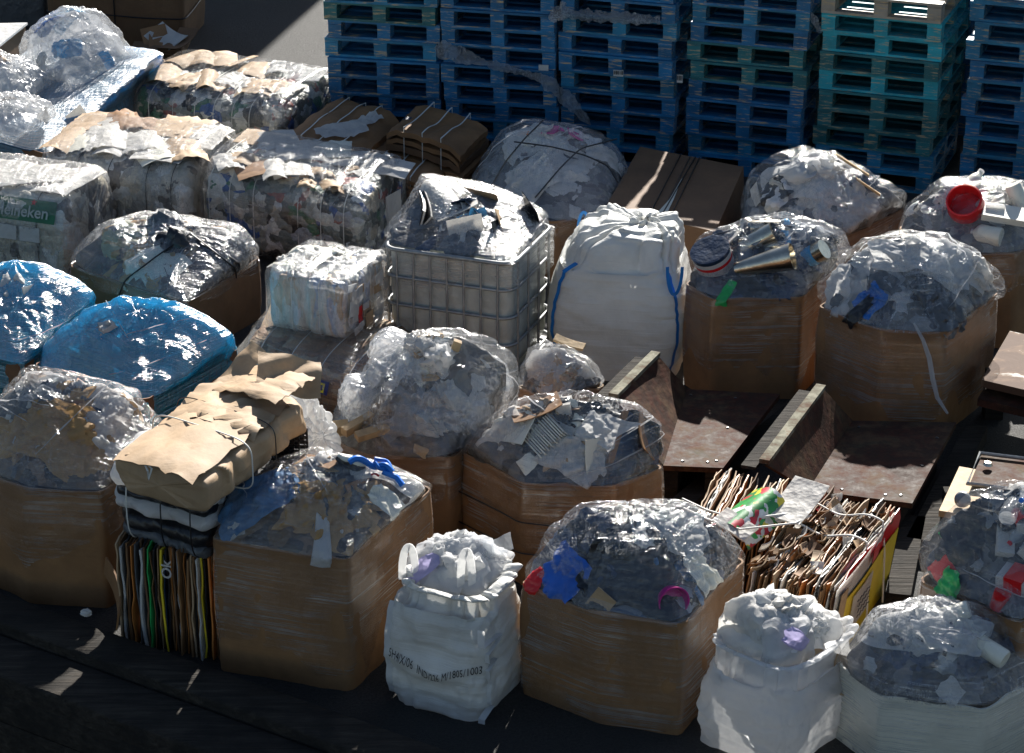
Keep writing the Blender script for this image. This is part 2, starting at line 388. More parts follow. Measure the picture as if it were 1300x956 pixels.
def junk(mb, spec, c, n, rg, s):
    """spec = (type, materials, size)"""
    ty, ms, z = spec; m = rg.choice(ms); sp_ = rg.uniform(0, 6.28); z = z * rg.uniform(.6, 1.3)
    if ty == 'sheet': j_sheet(mb, c, n, sp_, z, z * rg.uniform(.5, 1), m, s, amp=z * .13, k=9 * .3 / z)
    elif ty == 'flat': j_sheet(mb, c, n, sp_, z, z * rg.uniform(.5, 1), m, s, amp=z * .03, k=2 * .3 / z)
    elif ty == 'lump': j_lump(mb, c, n, sp_, (z * .55, z * rg.uniform(.3, .5), z * .3), m, s)
    elif ty == 'slab': j_slab(mb, c, n, sp_, z, z * rg.uniform(.4, .9), .006, m, s, rg.uniform(-.2, .3))
    elif ty == 'block': mb.box(c, (z, z * rg.uniform(.3, .6), z * rg.uniform(.2, .5)), m, basis(n, sp_))
    elif ty == 'bottle': j_bottle(mb, c, n, sp_, z * .16, z, m, rg.choice([BLUEP, WHITEP, REDP, GREENP]), s)
    elif ty == 'can': j_can(mb, c, n, sp_, z * .35, z, m, m, s)
    elif ty == 'strip': 
        R = basis(n, sp_); q = np.linspace(-.5, .5, 14); p = np.stack([q * z, .12 * z * np.sin(q * 7 + s), .08 * z * np.cos(q * 9 + s)], -1) @ R.T + np.array(c)
        mb.tube(p, .006, m, 5)

# ------------------------------------------------------------------ heap = tented cover over contents
def rim_poly(px, h):
    pts = [W(x, y, h)[:2] for x, y in px]
    c = (pts[0] + pts[-1]) / 2
    if len(pts) > 3: c = c + (pts[-1] - pts[0]) @ np.array([[0, 1], [-1, 0]]) * .0
    return pts + [2 * c - p for p in pts[1:-1]], c
def smooth_rim(pts, c, n, round_=2):
    P = np.array(pts)
    for k in range(round_):      # cut corners a little
        Q = []
        for i in range(len(P)):
            a, b = P[i], P[(i + 1) % len(P)]; t = .035 if k == 0 else .25
            Q += [a * (1 - t) + b * t, a * t + b * (1 - t)]
        P = np.array(Q)
    ths = np.linspace(0, 2 * PI, n, endpoint=False); R = np.zeros(n)
    for i, th in enumerate(ths):
        d = np.array([math.cos(th), math.sin(th)]); best = 0
        for k in range(len(P)):
            a = P[k] - c; b = P[(k + 1) % len(P)] - c; e = b - a
            den = d[0] * (-e[1]) + d[1] * e[0]
            if abs(den) < 1e-9: continue
            t = (a[0] * (-e[1]) + a[1] * e[0]) / den; u = (d[0] * a[1] - d[1] * a[0]) / den
            if t > 0 and -1e-6 <= u <= 1 + 1e-6: best = max(best, t)
        R[i] = best
    return ths, R
def hull_bvh(points):
    bm = bmesh.new()
    for p in points: bm.verts.new(p)
    r = bmesh.ops.convex_hull(bm, input=bm.verts)
    bmesh.ops.triangulate(bm, faces=bm.faces)
    t = BVHTree.FromBMesh(bm); bm.free(); return t

class Heap:
    def __init__(s, rim_px, h, peaks, seed, over=1.03, rnd=8, yoff=0.0, shoulder=.62):
        s.h = h; s.seed = seed; s.over = over; s.NT = 220; s.NP = 74
        s.poly, s.c2 = rim_poly(rim_px, h); s.ths, s.R = smooth_rim(s.poly, s.c2, s.NT)
        rg = random.Random(seed); s.rg = rg
        c = s.c2; pk = []
        for q in peaks:
            px, py = q[0], q[1]; dy = q[2] if len(q) > 2 else 0.0
            pk.append(WY(px, py, c[1] + yoff + dy))
        H = max(p[2] for p in pk) - h; s.H = H
        pts = [np.array([c[0] + math.cos(t) * r * over, c[1] + math.sin(t) * r * over, h]) for t, r in zip(s.ths[::8], s.R[::8])]
        pts += pk
        s.pk = pk
        xs = [p[0] for p in pk]
        def top(x):          # silhouette height above x
            o = np.argsort(xs); return np.interp(x, np.array(xs)[o], np.array([pk[i][2] for i in o]))
        for k in range(rnd):
            t = rg.uniform(0, 2 * PI); r = np.interp(t, s.ths, s.R) * rg.uniform(.35, .8)
            x, y = c[0] + math.cos(t) * r, c[1] + math.sin(t) * r
            rr = r / np.interp(t, s.ths, s.R)
            zz = h + (top(x) - h) * rg.uniform(shoulder, 1.0) * (1 - .45 * rr * abs(math.sin(t)))
            pts.append(np.array([x, y, max(h + .01, zz)]))
        b = hull_bvh([Vector(p) for p in pts])
        s.o = np.array([c[0], c[1], h - .02 + .12 * H])
        s.ph = np.linspace(-0.02, PI / 2, s.NP)
        # lowest angle reaches the rim
        Rr = np.zeros((s.NT, s.NP)); O = Vector(s.o)
        D = np.zeros((s.NT, s.NP, 3))
        for i, t in enumerate(s.ths):
            lo = -math.atan2(s.o[2] - h, s.R[i] * over)
            ph = lo + (PI / 2 - lo) * np.linspace(0, 1, s.NP) ** .9
            D[i] = np.stack([math.cos(t) * np.cos(ph), math.sin(t) * np.cos(ph), np.sin(ph)], -1)
            for j in range(s.NP):
                hit = b.ray_cast(O, Vector(D[i, j]))
                Rr[i, j] = hit[3] if hit[0] is not None else (Rr[i, j - 1] if j else s.R[i])
        s.D = D
        Q = Rr.copy()
        for k in range(3):
            Q = (np.roll(Q, 1, 0) + np.roll(Q, -1, 0) + 2 * Q) / 4
            Q[:, 1:-1] = (Q[:, :-2] + Q[:, 2:] + 2 * Q[:, 1:-1]) / 4
        Q[:, -1] = Q[:, -1].mean(); s.r = Q
    def surf(s, scale=1.0, disp=0):
        return s.o + s.D * (s.r * scale + disp)[..., None]
    def film(s, mat, parent, amp=.018, skirt=(.3, .6), name='stretch_film', offset=.0, pulls=5, k=5.5, gap=.008, bulge=.03, z0=0.0):
        P = s.surf(1.0); sd = s.seed
        d = amp * 1.25 * crumple(P * k * .6, sd) + amp * .18 * crumple(P * k * 2.2, sd + 31) + amp * .5 * fbm(P * 2.5, sd + 3, 2)
        rg = random.Random(sd + 99)
        for q in range(pulls):
            i, j = rg.randrange(s.NT), rg.randrange(0, s.NP - 8); p0 = P[i, j]
            R = basis(s.D[i, j]); L = (P - p0) @ R; rr = np.sqrt((L[..., :2] ** 2).sum(-1)) + 1e-4; an = np.arctan2(L[..., 1], L[..., 0])
            kk = rg.randint(7, 13)
            d = d + amp * 1.1 * np.exp(-rr / .22) * np.minimum(1, rr / .04) * (np.abs(np.sin(an * kk / 2 + rg.uniform(0, 6))) ** .7 - .5)
        w = np.ones(s.NP); w[0] = .15; w[1] = .5; w[-3:] = .3
        G = s.surf(1.0, d * w + offset + .008)
        # skirt
        ns = 16; hh = s.h; sk = np.zeros((s.NT, ns, 3)); uvv = np.zeros((s.NT, ns))
        nn = fbm(np.stack([np.cos(s.ths) * 2, np.sin(s.ths) * 2, s.ths * 0 + sd], -1), sd)
        depth = (hh - z0) * (skirt[0] + (skirt[1] - skirt[0]) * (.5 + .8 * nn)); depth = np.clip(depth, .03, hh - z0 - .01)
        R1 = s.R * 1.0 + gap
        for j in range(ns):
            t = 1 - j / ns          # from lowest (j=0) to rim
            z = hh - depth * t
            zf = np.clip((z - z0) / max(hh - z0, .05), 0, 1)
            rr = R1 + bulge * np.sin(np.pi * np.minimum(1, zf * 1.02)) - .006 * (1 - zf) + .005 * noise(np.stack([np.cos(s.ths) * 5, np.sin(s.ths) * 5, z * 16], -1), sd + 7)
            sk[:, j] = np.stack([s.c2[0] + np.cos(s.ths) * rr, s.c2[1] + np.sin(s.ths) * rr, z], -1)
        A = np.concatenate([sk, G], 1)
        seg = np.linalg.norm(np.diff(A, axis=1), axis=2); vv = np.concatenate([np.zeros((s.NT, 1)), np.cumsum(seg, 1)], 1); vv = vv - vv[:, ns:ns + 1]
        uu = np.repeat((s.ths * s.R.mean())[:, None], A.shape[1], 1)
        mb = MB()
        A2 = np.concatenate([A, A[:1]], 0); uu = np.concatenate([uu, uu[:1] + 2 * PI * s.R.mean()], 0); vv = np.concatenate([vv, vv[:1]], 0)
        cut = ns + 1; UVs = np.stack([uu, vv], -1)
        mb.grid(A2[:, cut - 1:], mat, uv=UVs[:, cut - 1:]); mb.grid(A2[:, :cut], SIDE.get(mat.name, mat), uv=UVs[:, :cut])
        return mb.build(name, parent)
    def look(s, V):
        """distance of the heap surface from its origin along directions V"""
        V = V / (np.linalg.norm(V, axis=-1, keepdims=True) + 1e-9)
        th = np.arctan2(V[..., 1], V[..., 0]) % (2 * PI); ph = np.arcsin(np.clip(V[..., 2], -1, 1))
        fi = th / (2 * PI) * s.NT; i0 = np.floor(fi).astype(int) % s.NT; fi = fi - np.floor(fi); i1 = (i0 + 1) % s.NT
        lo = -np.arctan2(s.o[2] - s.h, s.R[i0] * s.over); t = np.clip((ph - lo) / (PI / 2 - lo), 0, 1) ** (1 / .9) * (s.NP - 1)
        j0 = np.clip(np.floor(t).astype(int), 0, s.NP - 2); t = t - j0
        r = s.r; a = r[i0, j0] * (1 - fi) + r[i1, j0] * fi; b = r[i0, j0 + 1] * (1 - fi) + r[i1, j0 + 1] * fi
        return V, a * (1 - t) + b * t
    def drape(s, mb, p, size, aspect, m, sd, lift, amp=.02, k=9, spin=0., gap=.042, res=22):
        """a crumpled piece lying against the heap, with a torn outline"""
        n = p - s.o; n = n / np.linalg.norm(n); R = basis(n, spin)
        u = np.linspace(-.5, .5, res); U, V = np.meshgrid(u, u, indexing='ij')
        # rounded, irregular outline
        rr = np.maximum(np.abs(U), np.abs(V)) * 2; an = np.arctan2(V, U)
        irr = 1 + .22 * noise(np.stack([np.cos(an) * 1.8, np.sin(an) * 1.8, an * 0 + sd], -1), sd)
        U = U * size * irr; V = V * size * aspect * irr
        L = np.stack([U, V, 0 * U], -1) @ R.T + p
        D, r = s.look(L - s.o)
        c = crumple(L * k, sd) ; c2 = crumple(L * k * 2.3, sd + 9)
        gap = gap * np.clip((p[2] - s.h) / .18, .35, 1)
        rad = r - gap + lift + amp * (c - .2) + amp * .35 * c2 - .02 * np.clip(rr - .8, 0, 1) * 2 * (1 + noise(L * 8, sd))
        G = s.o + D * rad[..., None]
        G[..., 2] = np.maximum(G[..., 2], s.h - .06)
        mb.grid(G, m, uv=np.stack([U, V], -1))
    def folds(s, parent, n, mat=None, name='film_fold'):
        rg = random.Random(s.seed + 777)
        for q in range(n):
            mb = MB()
            i, j = rg.randrange(s.NT), rg.randrange(2, s.NP - 20); i2 = (i + rg.choice([-1, 1]) * rg.randrange(s.NT // 10, s.NT // 3)) % s.NT; j2 = rg.randrange(2, s.NP - 6)
            a, b = s.D[i, j], s.D[i2, j2]; t = np.linspace(0, 1, 26)[:, None]; V = a * (1 - t) + b * t; D, r = s.look(V)
            P = s.o + D * (r + .010 + .006 * np.sin(t[:, 0] * 23 + q))[:, None]; w = (.0015 + .0055 * np.sin(PI * t[:, 0]) ** .6 * (.6 + .4 * np.sin(t[:, 0] * 17 + q)))
            mb.tube(P, w * .8, mat or HAZYP, 5); adopt(mb.build(name, None), parent)
    def contents(s, name, base, specs, n, depth=.90, rough=.03, label=None, cat='waste', parent=None, sunk=.02):
        mb = MB(); P = s.surf(1.0); sd = s.seed + 50
        d = -.07 * np.clip((P[..., 2] - s.h) / .15, .35, 1) + rough * .6 * crumple(P * 6, sd) + rough * .5 * noise(P * 5, sd)
        mb.grid(s.surf(1.0, d), base, closed_u=True)
        rg = random.Random(sd)
        for k in range(int(n * .7)):
            i = rg.randrange(s.NT); ph = rg.random() ** .8; j = int(ph * (s.NP - 4)) + 1
            dd = s.D[i, j]; sp_ = rg.choice(specs); rr = s.r[i, j]; p0 = s.o + dd * rr
            if sp_[0] in ('sheet', 'flat', 'cloth'):
                z = sp_[2] * rg.uniform(.8, 2.0); am = {'sheet': .030, 'flat': .006, 'cloth': .034}[sp_[0]]
                s.drape(mb, p0, z, rg.uniform(.5, 1.2), rg.choice(sp_[1]), sd * 7 + k, rg.uniform(-.03, .02), am, rg.uniform(4, 9), rg.uniform(0, 6.28))
            else:
                nrm = dd + np.array([rg.uniform(-.5, .5), rg.uniform(-.5, .5), rg.uniform(0, .6)])
                if sp_[0] == 'slab': nrm = dd + .3 * np.array([rg.uniform(-.5, .5), rg.uniform(-.5, .5), rg.uniform(-.2, .6)])
                p = p0 - dd * (.030 + sp_[2] * (.30 if sp_[0] in ('can', 'lump') else .08) + rg.uniform(0, .03))
                junk(mb, sp_, p, nrm, rg, sd * 7 + k)
        cols = [m for sp_ in specs for m in sp_[1]]
        for k in range(int(n * .45)):
            i = rg.randrange(s.NT); j = rg.randrange(1, s.NP - 2); p0 = s.o + s.D[i, j] * s.r[i, j]
            s.drape(mb, p0, rg.uniform(.04, .13), rg.uniform(.3, 1.1), rg.choice(cols), sd * 3 + k, rg.uniform(0, .022), rg.uniform(.006, .02), rg.uniform(8, 18), rg.uniform(0, 6.28), res=7)
        o = mb.build(name, parent)
        if label: tag(o, label, cat, kind='stuff')
        return o
    def spot(s, px, py, sink=.05):
        """point on the heap's surface met by the line of sight through a photo pixel, and the outward direction there"""
        d = ray(px, py); d = d / np.linalg.norm(d); cam = np.array([0, 0, CAMH]); L = np.linalg.norm(s.o - cam)
        ts = np.linspace(L - 1.6, L + 1.4, 900); P = cam + ts[:, None] * d; V = P - s.o; D, r = s.look(V)
        ok = (np.linalg.norm(V, axis=1) < r) & (P[:, 2] > s.h - .12)
        k = int(np.argmax(ok)) if ok.any() else int(np.argmin(np.linalg.norm(V, axis=1)))
        return P[k] - D[k] * sink, D[k]
    def trace(s, pts, lift=.02, n=24):
        pts = np.array(pts, float); L = np.concatenate([[0], np.cumsum(np.linalg.norm(np.diff(pts, axis=0), axis=1))]); q = np.linspace(0, L[-1], n)
        G = np.array([s.spot(np.interp(t, L, pts[:, 0]), np.interp(t, L, pts[:, 1]), -lift)[0] for t in q])
        for k in range(2): G[1:-1] = (G[:-2] + G[2:] + 2 * G[1:-1]) / 4
        return G

def carton(name, loc, poly, c2, h, mat, label, cat='box', z0=0.0, seed=1, flare=.0, bulge=.03, group=None, rimwave=.008, straps=0, crum=0.0, sag=0.0):
    root = empty(name, (c2[0], c2[1], z0)); tag(root, label, cat, group)
    ths, R = smooth_rim(poly, np.array(c2), 200, 1)
    nz = 40 if crum > .01 else 22; zs = np.linspace(0, h, nz); O = []; I = []
    for j, z in enumerate(zs):
        t = z / h
        b = bulge * math.sin(PI * min(1, t * 1.02)) + .006 * noise(np.stack([np.cos(ths) * 4, np.sin(ths) * 4, ths * 0 + z * 6], -1), seed) - .006 * (1 - t)
        if crum: b = b + crum * crumple(np.stack([np.cos(ths) * R, np.sin(ths) * R, ths * 0 + z * .35], -1) * 7, seed) + crum * .35 * crumple(np.stack([np.cos(ths) * R, np.sin(ths) * R, ths * 0 + z], -1) * 12, seed + 9) + crum * .5 * noise(np.stack([np.cos(ths) * 5, np.sin(ths) * 5, ths * 0 + z * 3], -1), seed)
        if sag: z = z * (1 - sag * (t ** 2) * np.clip(-np.sin(ths + .5), 0, 1) ** 2)
        zz = z + (rimwave * noise(np.stack([np.cos(ths) * 3, np.sin(ths) * 3, ths * 0], -1), seed + 4) if j == nz - 1 else 0 * ths)
        O.append(np.stack([(R + b) * np.cos(ths), (R + b) * np.sin(ths), zz], -1)); I.append(np.stack([(R + b - .012) * np.cos(ths), (R + b - .012) * np.sin(ths), zz], -1))
    G = np.stack(O + I[::-1], 1)
    uv = np.stack([np.repeat((ths * R.mean())[:, None], G.shape[1], 1), G[..., 2]], -1)
    mb = MB(); mb.grid(G, mat, closed_u=True, uv=uv); mb.build('box_wall', root)
    for k in range(straps):
        zz = h * (.35 + .3 * k); mb = MB(); rr = np.interp(ths, ths, R) + .045
        mb.tube(np.stack([rr * np.cos(ths), rr * np.sin(ths), zz + .012 * np.sin(ths * 3 + seed)], -1), .0045, STRAPB, 5, closed=True); mb.build('strap', root)
    return root

def world_children(root):
    """children were built in world space: keep them there"""
    for ch in root.children:
        pass

def crate(name, label, rim_px, h, peaks, seed, film=None, box=None, waste=None, wlabel='', wcat='waste', specs=None, n=60, base=None,
          amp=.018, skirt=(.35, .75), depth=.9, rough=.03, cat='box', straps=0, bulge=.014, over=1.03, rnd=8, k=5.5, pulls=5, group=None, sunk=.02, gap=.008, z0=0.0, yoff=0.0, rimwave=.014):
    hp = Heap(rim_px, h, peaks, seed, over=over, rnd=rnd, yoff=yoff)
    root = carton(name, None, hp.poly, hp.c2, h - z0, box or KRAFT, label, cat, z0=z0, seed=seed, bulge=bulge, straps=straps, group=group, rimwave=rimwave, crum=.0045)
    f = hp.film(film or FILM, None, amp=amp, skirt=skirt, k=k, pulls=pulls, gap=gap, bulge=bulge, z0=z0)
    f.parent = root; f.matrix_parent_inverse = root_inv(root)
    hp.folds(root, 3)
    if waste: hp.contents(waste, base, specs, n, depth, rough, wlabel, wcat, sunk=sunk)
    hp.root = root
    return hp
def root_inv(root):
    return Matrix.Translation(root.location).inverted() if root.rotation_euler.z == 0 else (Matrix.Translation(root.location) @ Matrix.Rotation(root.rotation_euler.z, 4, 'Z')).inverted()
def adopt(o, root):
    o.parent = root; o.matrix_parent_inverse = root_inv(root); return o


# ================================================================== camera, light, sky
cam = bpy.data.cameras.new('camera'); co = bpy.data.objects.new('camera', cam); col.objects.link(co)
co.location = (0, 0, CAMH); co.rotation_euler = (PI / 2 - PITCH, 0, 0)
cam.sensor_width = 36; cam.lens = 36 * F / 1300; cam.clip_end = 3000; cam.clip_start = .1
sc.camera = co
wd = bpy.data.worlds.new('World'); sc.world = wd; wd.use_nodes = True; nt = wd.node_tree
bg = nt.nodes['Background']; sky = nt.nodes.new('ShaderNodeTexSky'); sky.sky_type = 'NISHITA'; sky.sun_disc = False
sky.sun_elevation = SUN_EL; sky.sun_rotation = SUN_AZ; sky.air_density = 1.0; sky.dust_density = .6
nt.links.new(sky.outputs[0], bg.inputs[0]); bg.inputs[1].default_value = .05
sd_ = bpy.data.lights.new('sun', 'SUN'); sd_.energy = 5.0; sd_.angle = math.radians(.53); sd_.color = (1, .955, .88)
so = bpy.data.objects.new('sun', sd_); col.objects.link(so)
tosun = Vector((math.sin(SUN_AZ) * math.cos(SUN_EL), math.cos(SUN_AZ) * math.cos(SUN_EL), math.sin(SUN_EL)))
so.rotation_euler = tosun.to_track_quat('Z', 'Y').to_euler(); so.location = (4, 30, 20)
sc.view_settings.view_transform = 'Standard'; sc.view_settings.look = 'None'; sc.view_settings.exposure = 1.12; sc.view_settings.gamma = 1
sc.cycles.transparent_max_bounces = 20; sc.cycles.max_bounces = 7; sc.cycles.glossy_bounces = 3; sc.cycles.transmission_bounces = 3; sc.cycles.diffuse_bounces = 3
sc.cycles.sample_clamp_indirect = 6; sc.cycles.caustics_reflective = False; sc.cycles.caustics_refractive = False

# ================================================================== setting
KA, KB = W(0, 752, .16)[:2], W(330, 868, .16)[:2]; KD = (KB - KA) / np.linalg.norm(KB - KA); KN = np.array([KD[1], -KD[0]])
mb = MB(); xs = np.concatenate([np.linspace(-600, -12, 6), np.linspace(-10, 14, 60), np.linspace(16, 600, 6)]); ys = np.concatenate([np.linspace(-.05, 20, 60), np.linspace(22, 900, 10)])
X, Y = np.meshgrid(xs, ys, indexing='ij'); PX = KA[0] + KD[0] * X - KN[0] * Y; PY = KA[1] + KD[1] * X - KN[1] * Y
mb.grid(np.stack([PX, PY, .012 * fbm(np.stack([PX, PY, 0 * PX], -1) * .7, 3)], -1), ASPH)
tag(mb.build('ground'), kind='structure')
mb = MB(); xs = np.linspace(-400, 400, 20); ys = np.linspace(-.7, -300, 12); X, Y = np.meshgrid(xs, ys, indexing='ij'); mb.grid(np.stack([KA[0] + KD[0] * X - KN[0] * Y, KA[1] + KD[1] * X - KN[1] * Y, 0 * X - 1.6], -1), ASPH)  # added lower level, sunk beyond the kerb so the front falls in shade
tag(mb.build('lower_ground'), kind='structure')
mb = MB()  # planked drop added below the kerb to keep the front edge dark
for k in range(9):
    q = np.linspace(-8, 14, 80); z1, z0_ = -.02 - .175 * k, -.02 - .175 * (k + 1) + .008; o_ = .60 + .012 * math.sin(k * 3)
    mb.grid(np.array([[[*(KA + KD * t + KN * oo), zz] for oo, zz in ((o_ - .15, z1), (o_, z1), (o_ + .004, z1 - .01), (o_ + .004, z0_), (o_ - .15, z0_))] for t in q]), TIMBER)
tag(mb.build('added_quay_wall'), 'dark planked wall added below the timber kerb beam to keep the front left dark', 'wall')
# unseen building put in far behind the yard to shade the back of it
WALL = plain('profiled_wall', (.34, .35, .36), .6, .1, 2)
r = empty('shade_building', (-14, 38, 0)); tag(r, 'long grey unseen building put in far behind the yard to shade its back', 'shade_building')
mb = MB(); mb.box((-14.05, 38, 4), (28, 6, 8), WALL)
for i in range(70): mb.box((-27.9 + .4 * i, 34.985, 4), (.18, .03, 7.9), WALL)
adopt(mb.build('wall', None, False), r)
mb = MB(); mb.box((-14.05, 38, 8.1), (28.4, 6.4, .2), GALV); adopt(mb.build('roof', None, False), r)

# dark timber kerb along the front left of the yard
def kerb():
    a, b = W(0, 752, .16)[:2], W(330, 868, .16)[:2]; d = (b - a) / np.linalg.norm(b - a); nrm = np.array([d[1], -d[0]])
    root = empty('timber_kerb', (*a, 0)); tag(root, 'dark weathered timber kerb beam running along the front left edge of the yard', 'kerb beam')
    for k, (o0, wd_, z) in enumerate([(.0, .26, .16), (.27, .33, .10)]):
        mb = MB(); L0, L1 = -2.5, 6.0; n = 60; q = np.linspace(L0, L1, n); G = []
        for t in q:
            p = a + d * t; e = .004 * math.sin(t * 7 + k)
            ring = [(o0, -.02), (o0 + .0, z - .012), (o0 + .012, z), (o0 + wd_ - .012, z + e), (o0 + wd_, z - .012), (o0 + wd_, -.02)]
            G.append([[*(p + nrm * x), zz] for x, zz in ring])
        mb.grid(np.array(G), TIMBER); adopt(mb.build('beam', None), root)
kerb()

# ================================================================== pallets
def make_pallet(col_, L=1.2, Wd=1.0):
    root = empty('pallet', (0, 0, 0))
    parts = []
    def pt(name, boxes, m):
        mb = MB()
        for c, s_ in boxes: mb.box(c, s_, m)
        o = mb.build(name, root, False); o.color = (*col_, 1); parts.append(o)
    rg = random.Random(4)
    n = 7
    pt('top_deck', [((0, -L / 2 + .06 + i * (L - .12) / (n - 1), .151), (Wd, .115, .020)) for i in range(n)], PALLET)
    pt('stringer', [((x, 0, .130), (.12, L - .01, .021)) for x in (-Wd / 2 + .06, 0, Wd / 2 - .06)], PALLETE)
    for x in (-Wd / 2 + .06, 0, Wd / 2 - .06):
        for y in (-L / 2 + .07, 0, L / 2 - .07): pt('block', [((x, y, .069), (.115, .135, .1))], PALLETE)
    pt('bottom_deck', [((0, y, .008), (Wd - .006, .11, .020)) for y in (-L / 2 + .06, 0, L / 2 - .06)] + [((x, 0, .0085), (.1, L - .24, .018)) for x in (-Wd / 2 + .055, Wd / 2 - .055)], PALLETE)
    return root
proto = make_pallet((.008, .09, .30))
kinds = [('deep blue pallet', (.005, .13, .29)), ('bright turquoise pallet', (.010, .34, .42)), ('dull green-blue pallet', (.010, .14, .16)), ('worn blue pallet', (.010, .17, .31)), ('grey unpainted pallet', (.30, .26, .21))]
used = [False]; proto_children = list(proto.children)
def place_pallet(x, y, z, rz, kind, label, group):
    if not used[0]: r_ = proto; used[0] = True; ch = proto_children
    else:
        r_ = proto.copy(); col.objects.link(r_); ch = []
        for c in proto_children:
            d = c.copy(); col.objects.link(d); d.parent = r_; ch.append(d)
    r_.location = (x, y, z); r_.rotation_euler = (0, 0, rz); tag(r_, label, 'pallet', group)
    c0 = kinds[kind][1]
    for c in ch:
        k = prng.uniform(.75, 1.25); c.color = (c0[0] * k, c0[1] * k, c0[2] * k, 1)
    return r_
prng = random.Random(12)
STK = [(-1.62, 20.62, 14, {10: 2, 8: 3, 7: 2}), (-.60, 20.42, 14, {9: 3}), (.41, 20.22, 14, {}), (1.49, 19.95, 14, {6: 2, 5: 2}), (2.56, 19.66, 10, {9: 4, 8: 1, 7: 1, 5: 1, 6: 2, 4: 2, 3: 2, 2: 2}), (3.74, 19.39, 11, {10: 3}), (4.98, 19.10, 11, {})]
names = ['stack nearest the open tarmac', 'second stack from the tarmac', 'stack with the barcode label', 'stack behind the strapped brown carton', 'stack behind the bag of white waste', 'stack at the right edge', 'stack outside right']
ords = ['lowest', 'second', 'third', 'fourth', 'fifth', 'sixth', 'seventh', 'eighth', 'ninth', 'tenth', 'eleventh', 'twelfth', 'thirteenth', 'fourteenth']
PH = .163
for si, (x, y, n, spc) in enumerate(STK):
    if si == 6: continue
    yaw = math.radians((-12, -14, -19, -20, -21, -21, -21)[si]) + prng.uniform(-.012, .012); ca, sa = math.cos(yaw), math.sin(yaw)
    for k in range(n):
        kd = spc.get(k, prng.choice([0, 0, 0, 3])); jx, jy, jr = prng.uniform(-.022, .022), prng.uniform(-.028, .028), prng.uniform(-.022, .022)
        cx = x + ca * .5 - sa * .6 + jx + (.0 if not (si == 4 and k < 5) else .0); cy = y + sa * .5 + ca * .6 + jy
        place_pallet(cx, cy, k * PH, yaw + jr, kd, '%s, %s from the ground in the %s' % (kinds[kd][0], ords[k], names[si]), 'pallets in the %s' % names[si])
# second rank standing behind, seen through the gaps
for si, (x, y) in enumerate([(-1.2, 22.05), (-.16, 21.83), (.92, 21.6), (2.02, 21.35), (3.1, 21.1), (4.18, 20.85)]):
    yaw = math.radians(-12.5); ca, sa = math.cos(yaw), math.sin(yaw)
    for k in range(13):
        place_pallet(x + ca * .5 - sa * .6 + prng.uniform(-.02, .02), y + sa * .5 + ca * .6, k * PH, yaw + prng.uniform(-.01, .01), 0, 'deep blue pallet in the dark rear rank, seen only through gaps between front stacks', 'pallets in the rear rank')

# ================================================================== crates, heaps
WASTE_WHITE_SHADE = mix_mat('gap_shaded_white_waste', [(.16, .16, .16), (.10, .10, .11), (.24, .24, .23), (.04, .04, .045), (.14, .13, .11)], 9)  # heap bases coloured dark so the gaps between pieces look shaded
WASTE_DARK = mix_mat('dark_mixed_waste', [(.02, .022, .03), (.05, .06, .08), (.01, .012, .016), (.12, .14, .18), (.02, .05, .12), (.3, .32, .36)], 5)
WASTE_BROWN = mix_mat('brown_mixed_waste', [(.16, .10, .05), (.10, .06, .03), (.22, .14, .08), (.03, .02, .015), (.12, .09, .06), (.05, .04, .03)], 9)
WASTE_GREY = mix_mat('grey_mixed_waste', [(.08, .08, .085), (.12, .12, .11), (.03, .03, .035), (.16, .15, .14), (.09, .07, .05), (.02, .02, .02)], 9)
WASTE_METAL = mix_mat('mixed_metal_waste', [(.05, .06, .08), (.10, .10, .11), (.015, .018, .022), (.14, .14, .14), (.03, .05, .10), (.02, .02, .02)], 9, rough=.35)

S_WHITE = [('sheet', [WHITEP, WHITEC, WHITEP], .3), ('lump', [WHITEP, WHITEC], .28), ('sheet', [HAZYP, WHITEP], .32), ('slab', [WHITEC], .2), ('sheet', [GREYP, CREAM, CLEARP], .2)]
S_BROWN = [('sheet', [KPAPER], .3), ('slab', [KRAFT2, KRAFT], .28), ('sheet', [WHITEC], .2), ('slab', [KRAFTD], .2)]

# 1 far left front box
hp0 = crate('cardboard_box', 'cardboard box of crumpled brown paper under film at the left edge, beside leaning tan bale', [(-66, 578), (27, 618), (128, 624), (212, 556)], .74,
  [(-50, 560), (0, 505), (38, 470), (72, 480), (105, 478), (150, 490), (190, 518), (210, 545)], 11, FILML, KRAFT, 'paper_waste', 'crumpled brown paper and bubble wrap under the film of the left edge box', 'waste paper',
  [('sheet', [KPAPER], .38), ('sheet', [KPAPER, KPAPER, WHITEC], .3), ('sheet', [WHITEP, GREYP], .25), ('slab', [KRAFT, KRAFT2], .25), ('lump', [NAVYP], .12)], 60, WASTE_BROWN, skirt=(.35, .7), amp=.026)
# 2 box of jeans and paper
hp3 = crate('cardboard_box', 'cardboard box topped with denim and brown paper, left of the white printed sack', [(267, 684), (441, 711), (550, 618)], .80,
  [(268, 648), (300, 606), (335, 590), (385, 577), (405, 570), (450, 584), (500, 594), (548, 614), (355, 650, -.28), (430, 660, -.25)], 23, FILML, KRAFT, 'mixed_waste', 'mixed torn paper and foil under the film beside the denim', 'waste',
  [('sheet', [WHITEC, WHITEP, CLEARP], .26), ('sheet', [KPAPER, KPAPER], .26), ('slab', [KRAFT2, KRAFT], .2), ('sheet', [GREYP, BLACKP], .24), ('strip', [REDP, WHITEP], .2), ('lump', [WHITEC], .15)], 75, WASTE_BROWN, skirt=(.55, .95), amp=.016, straps=0)
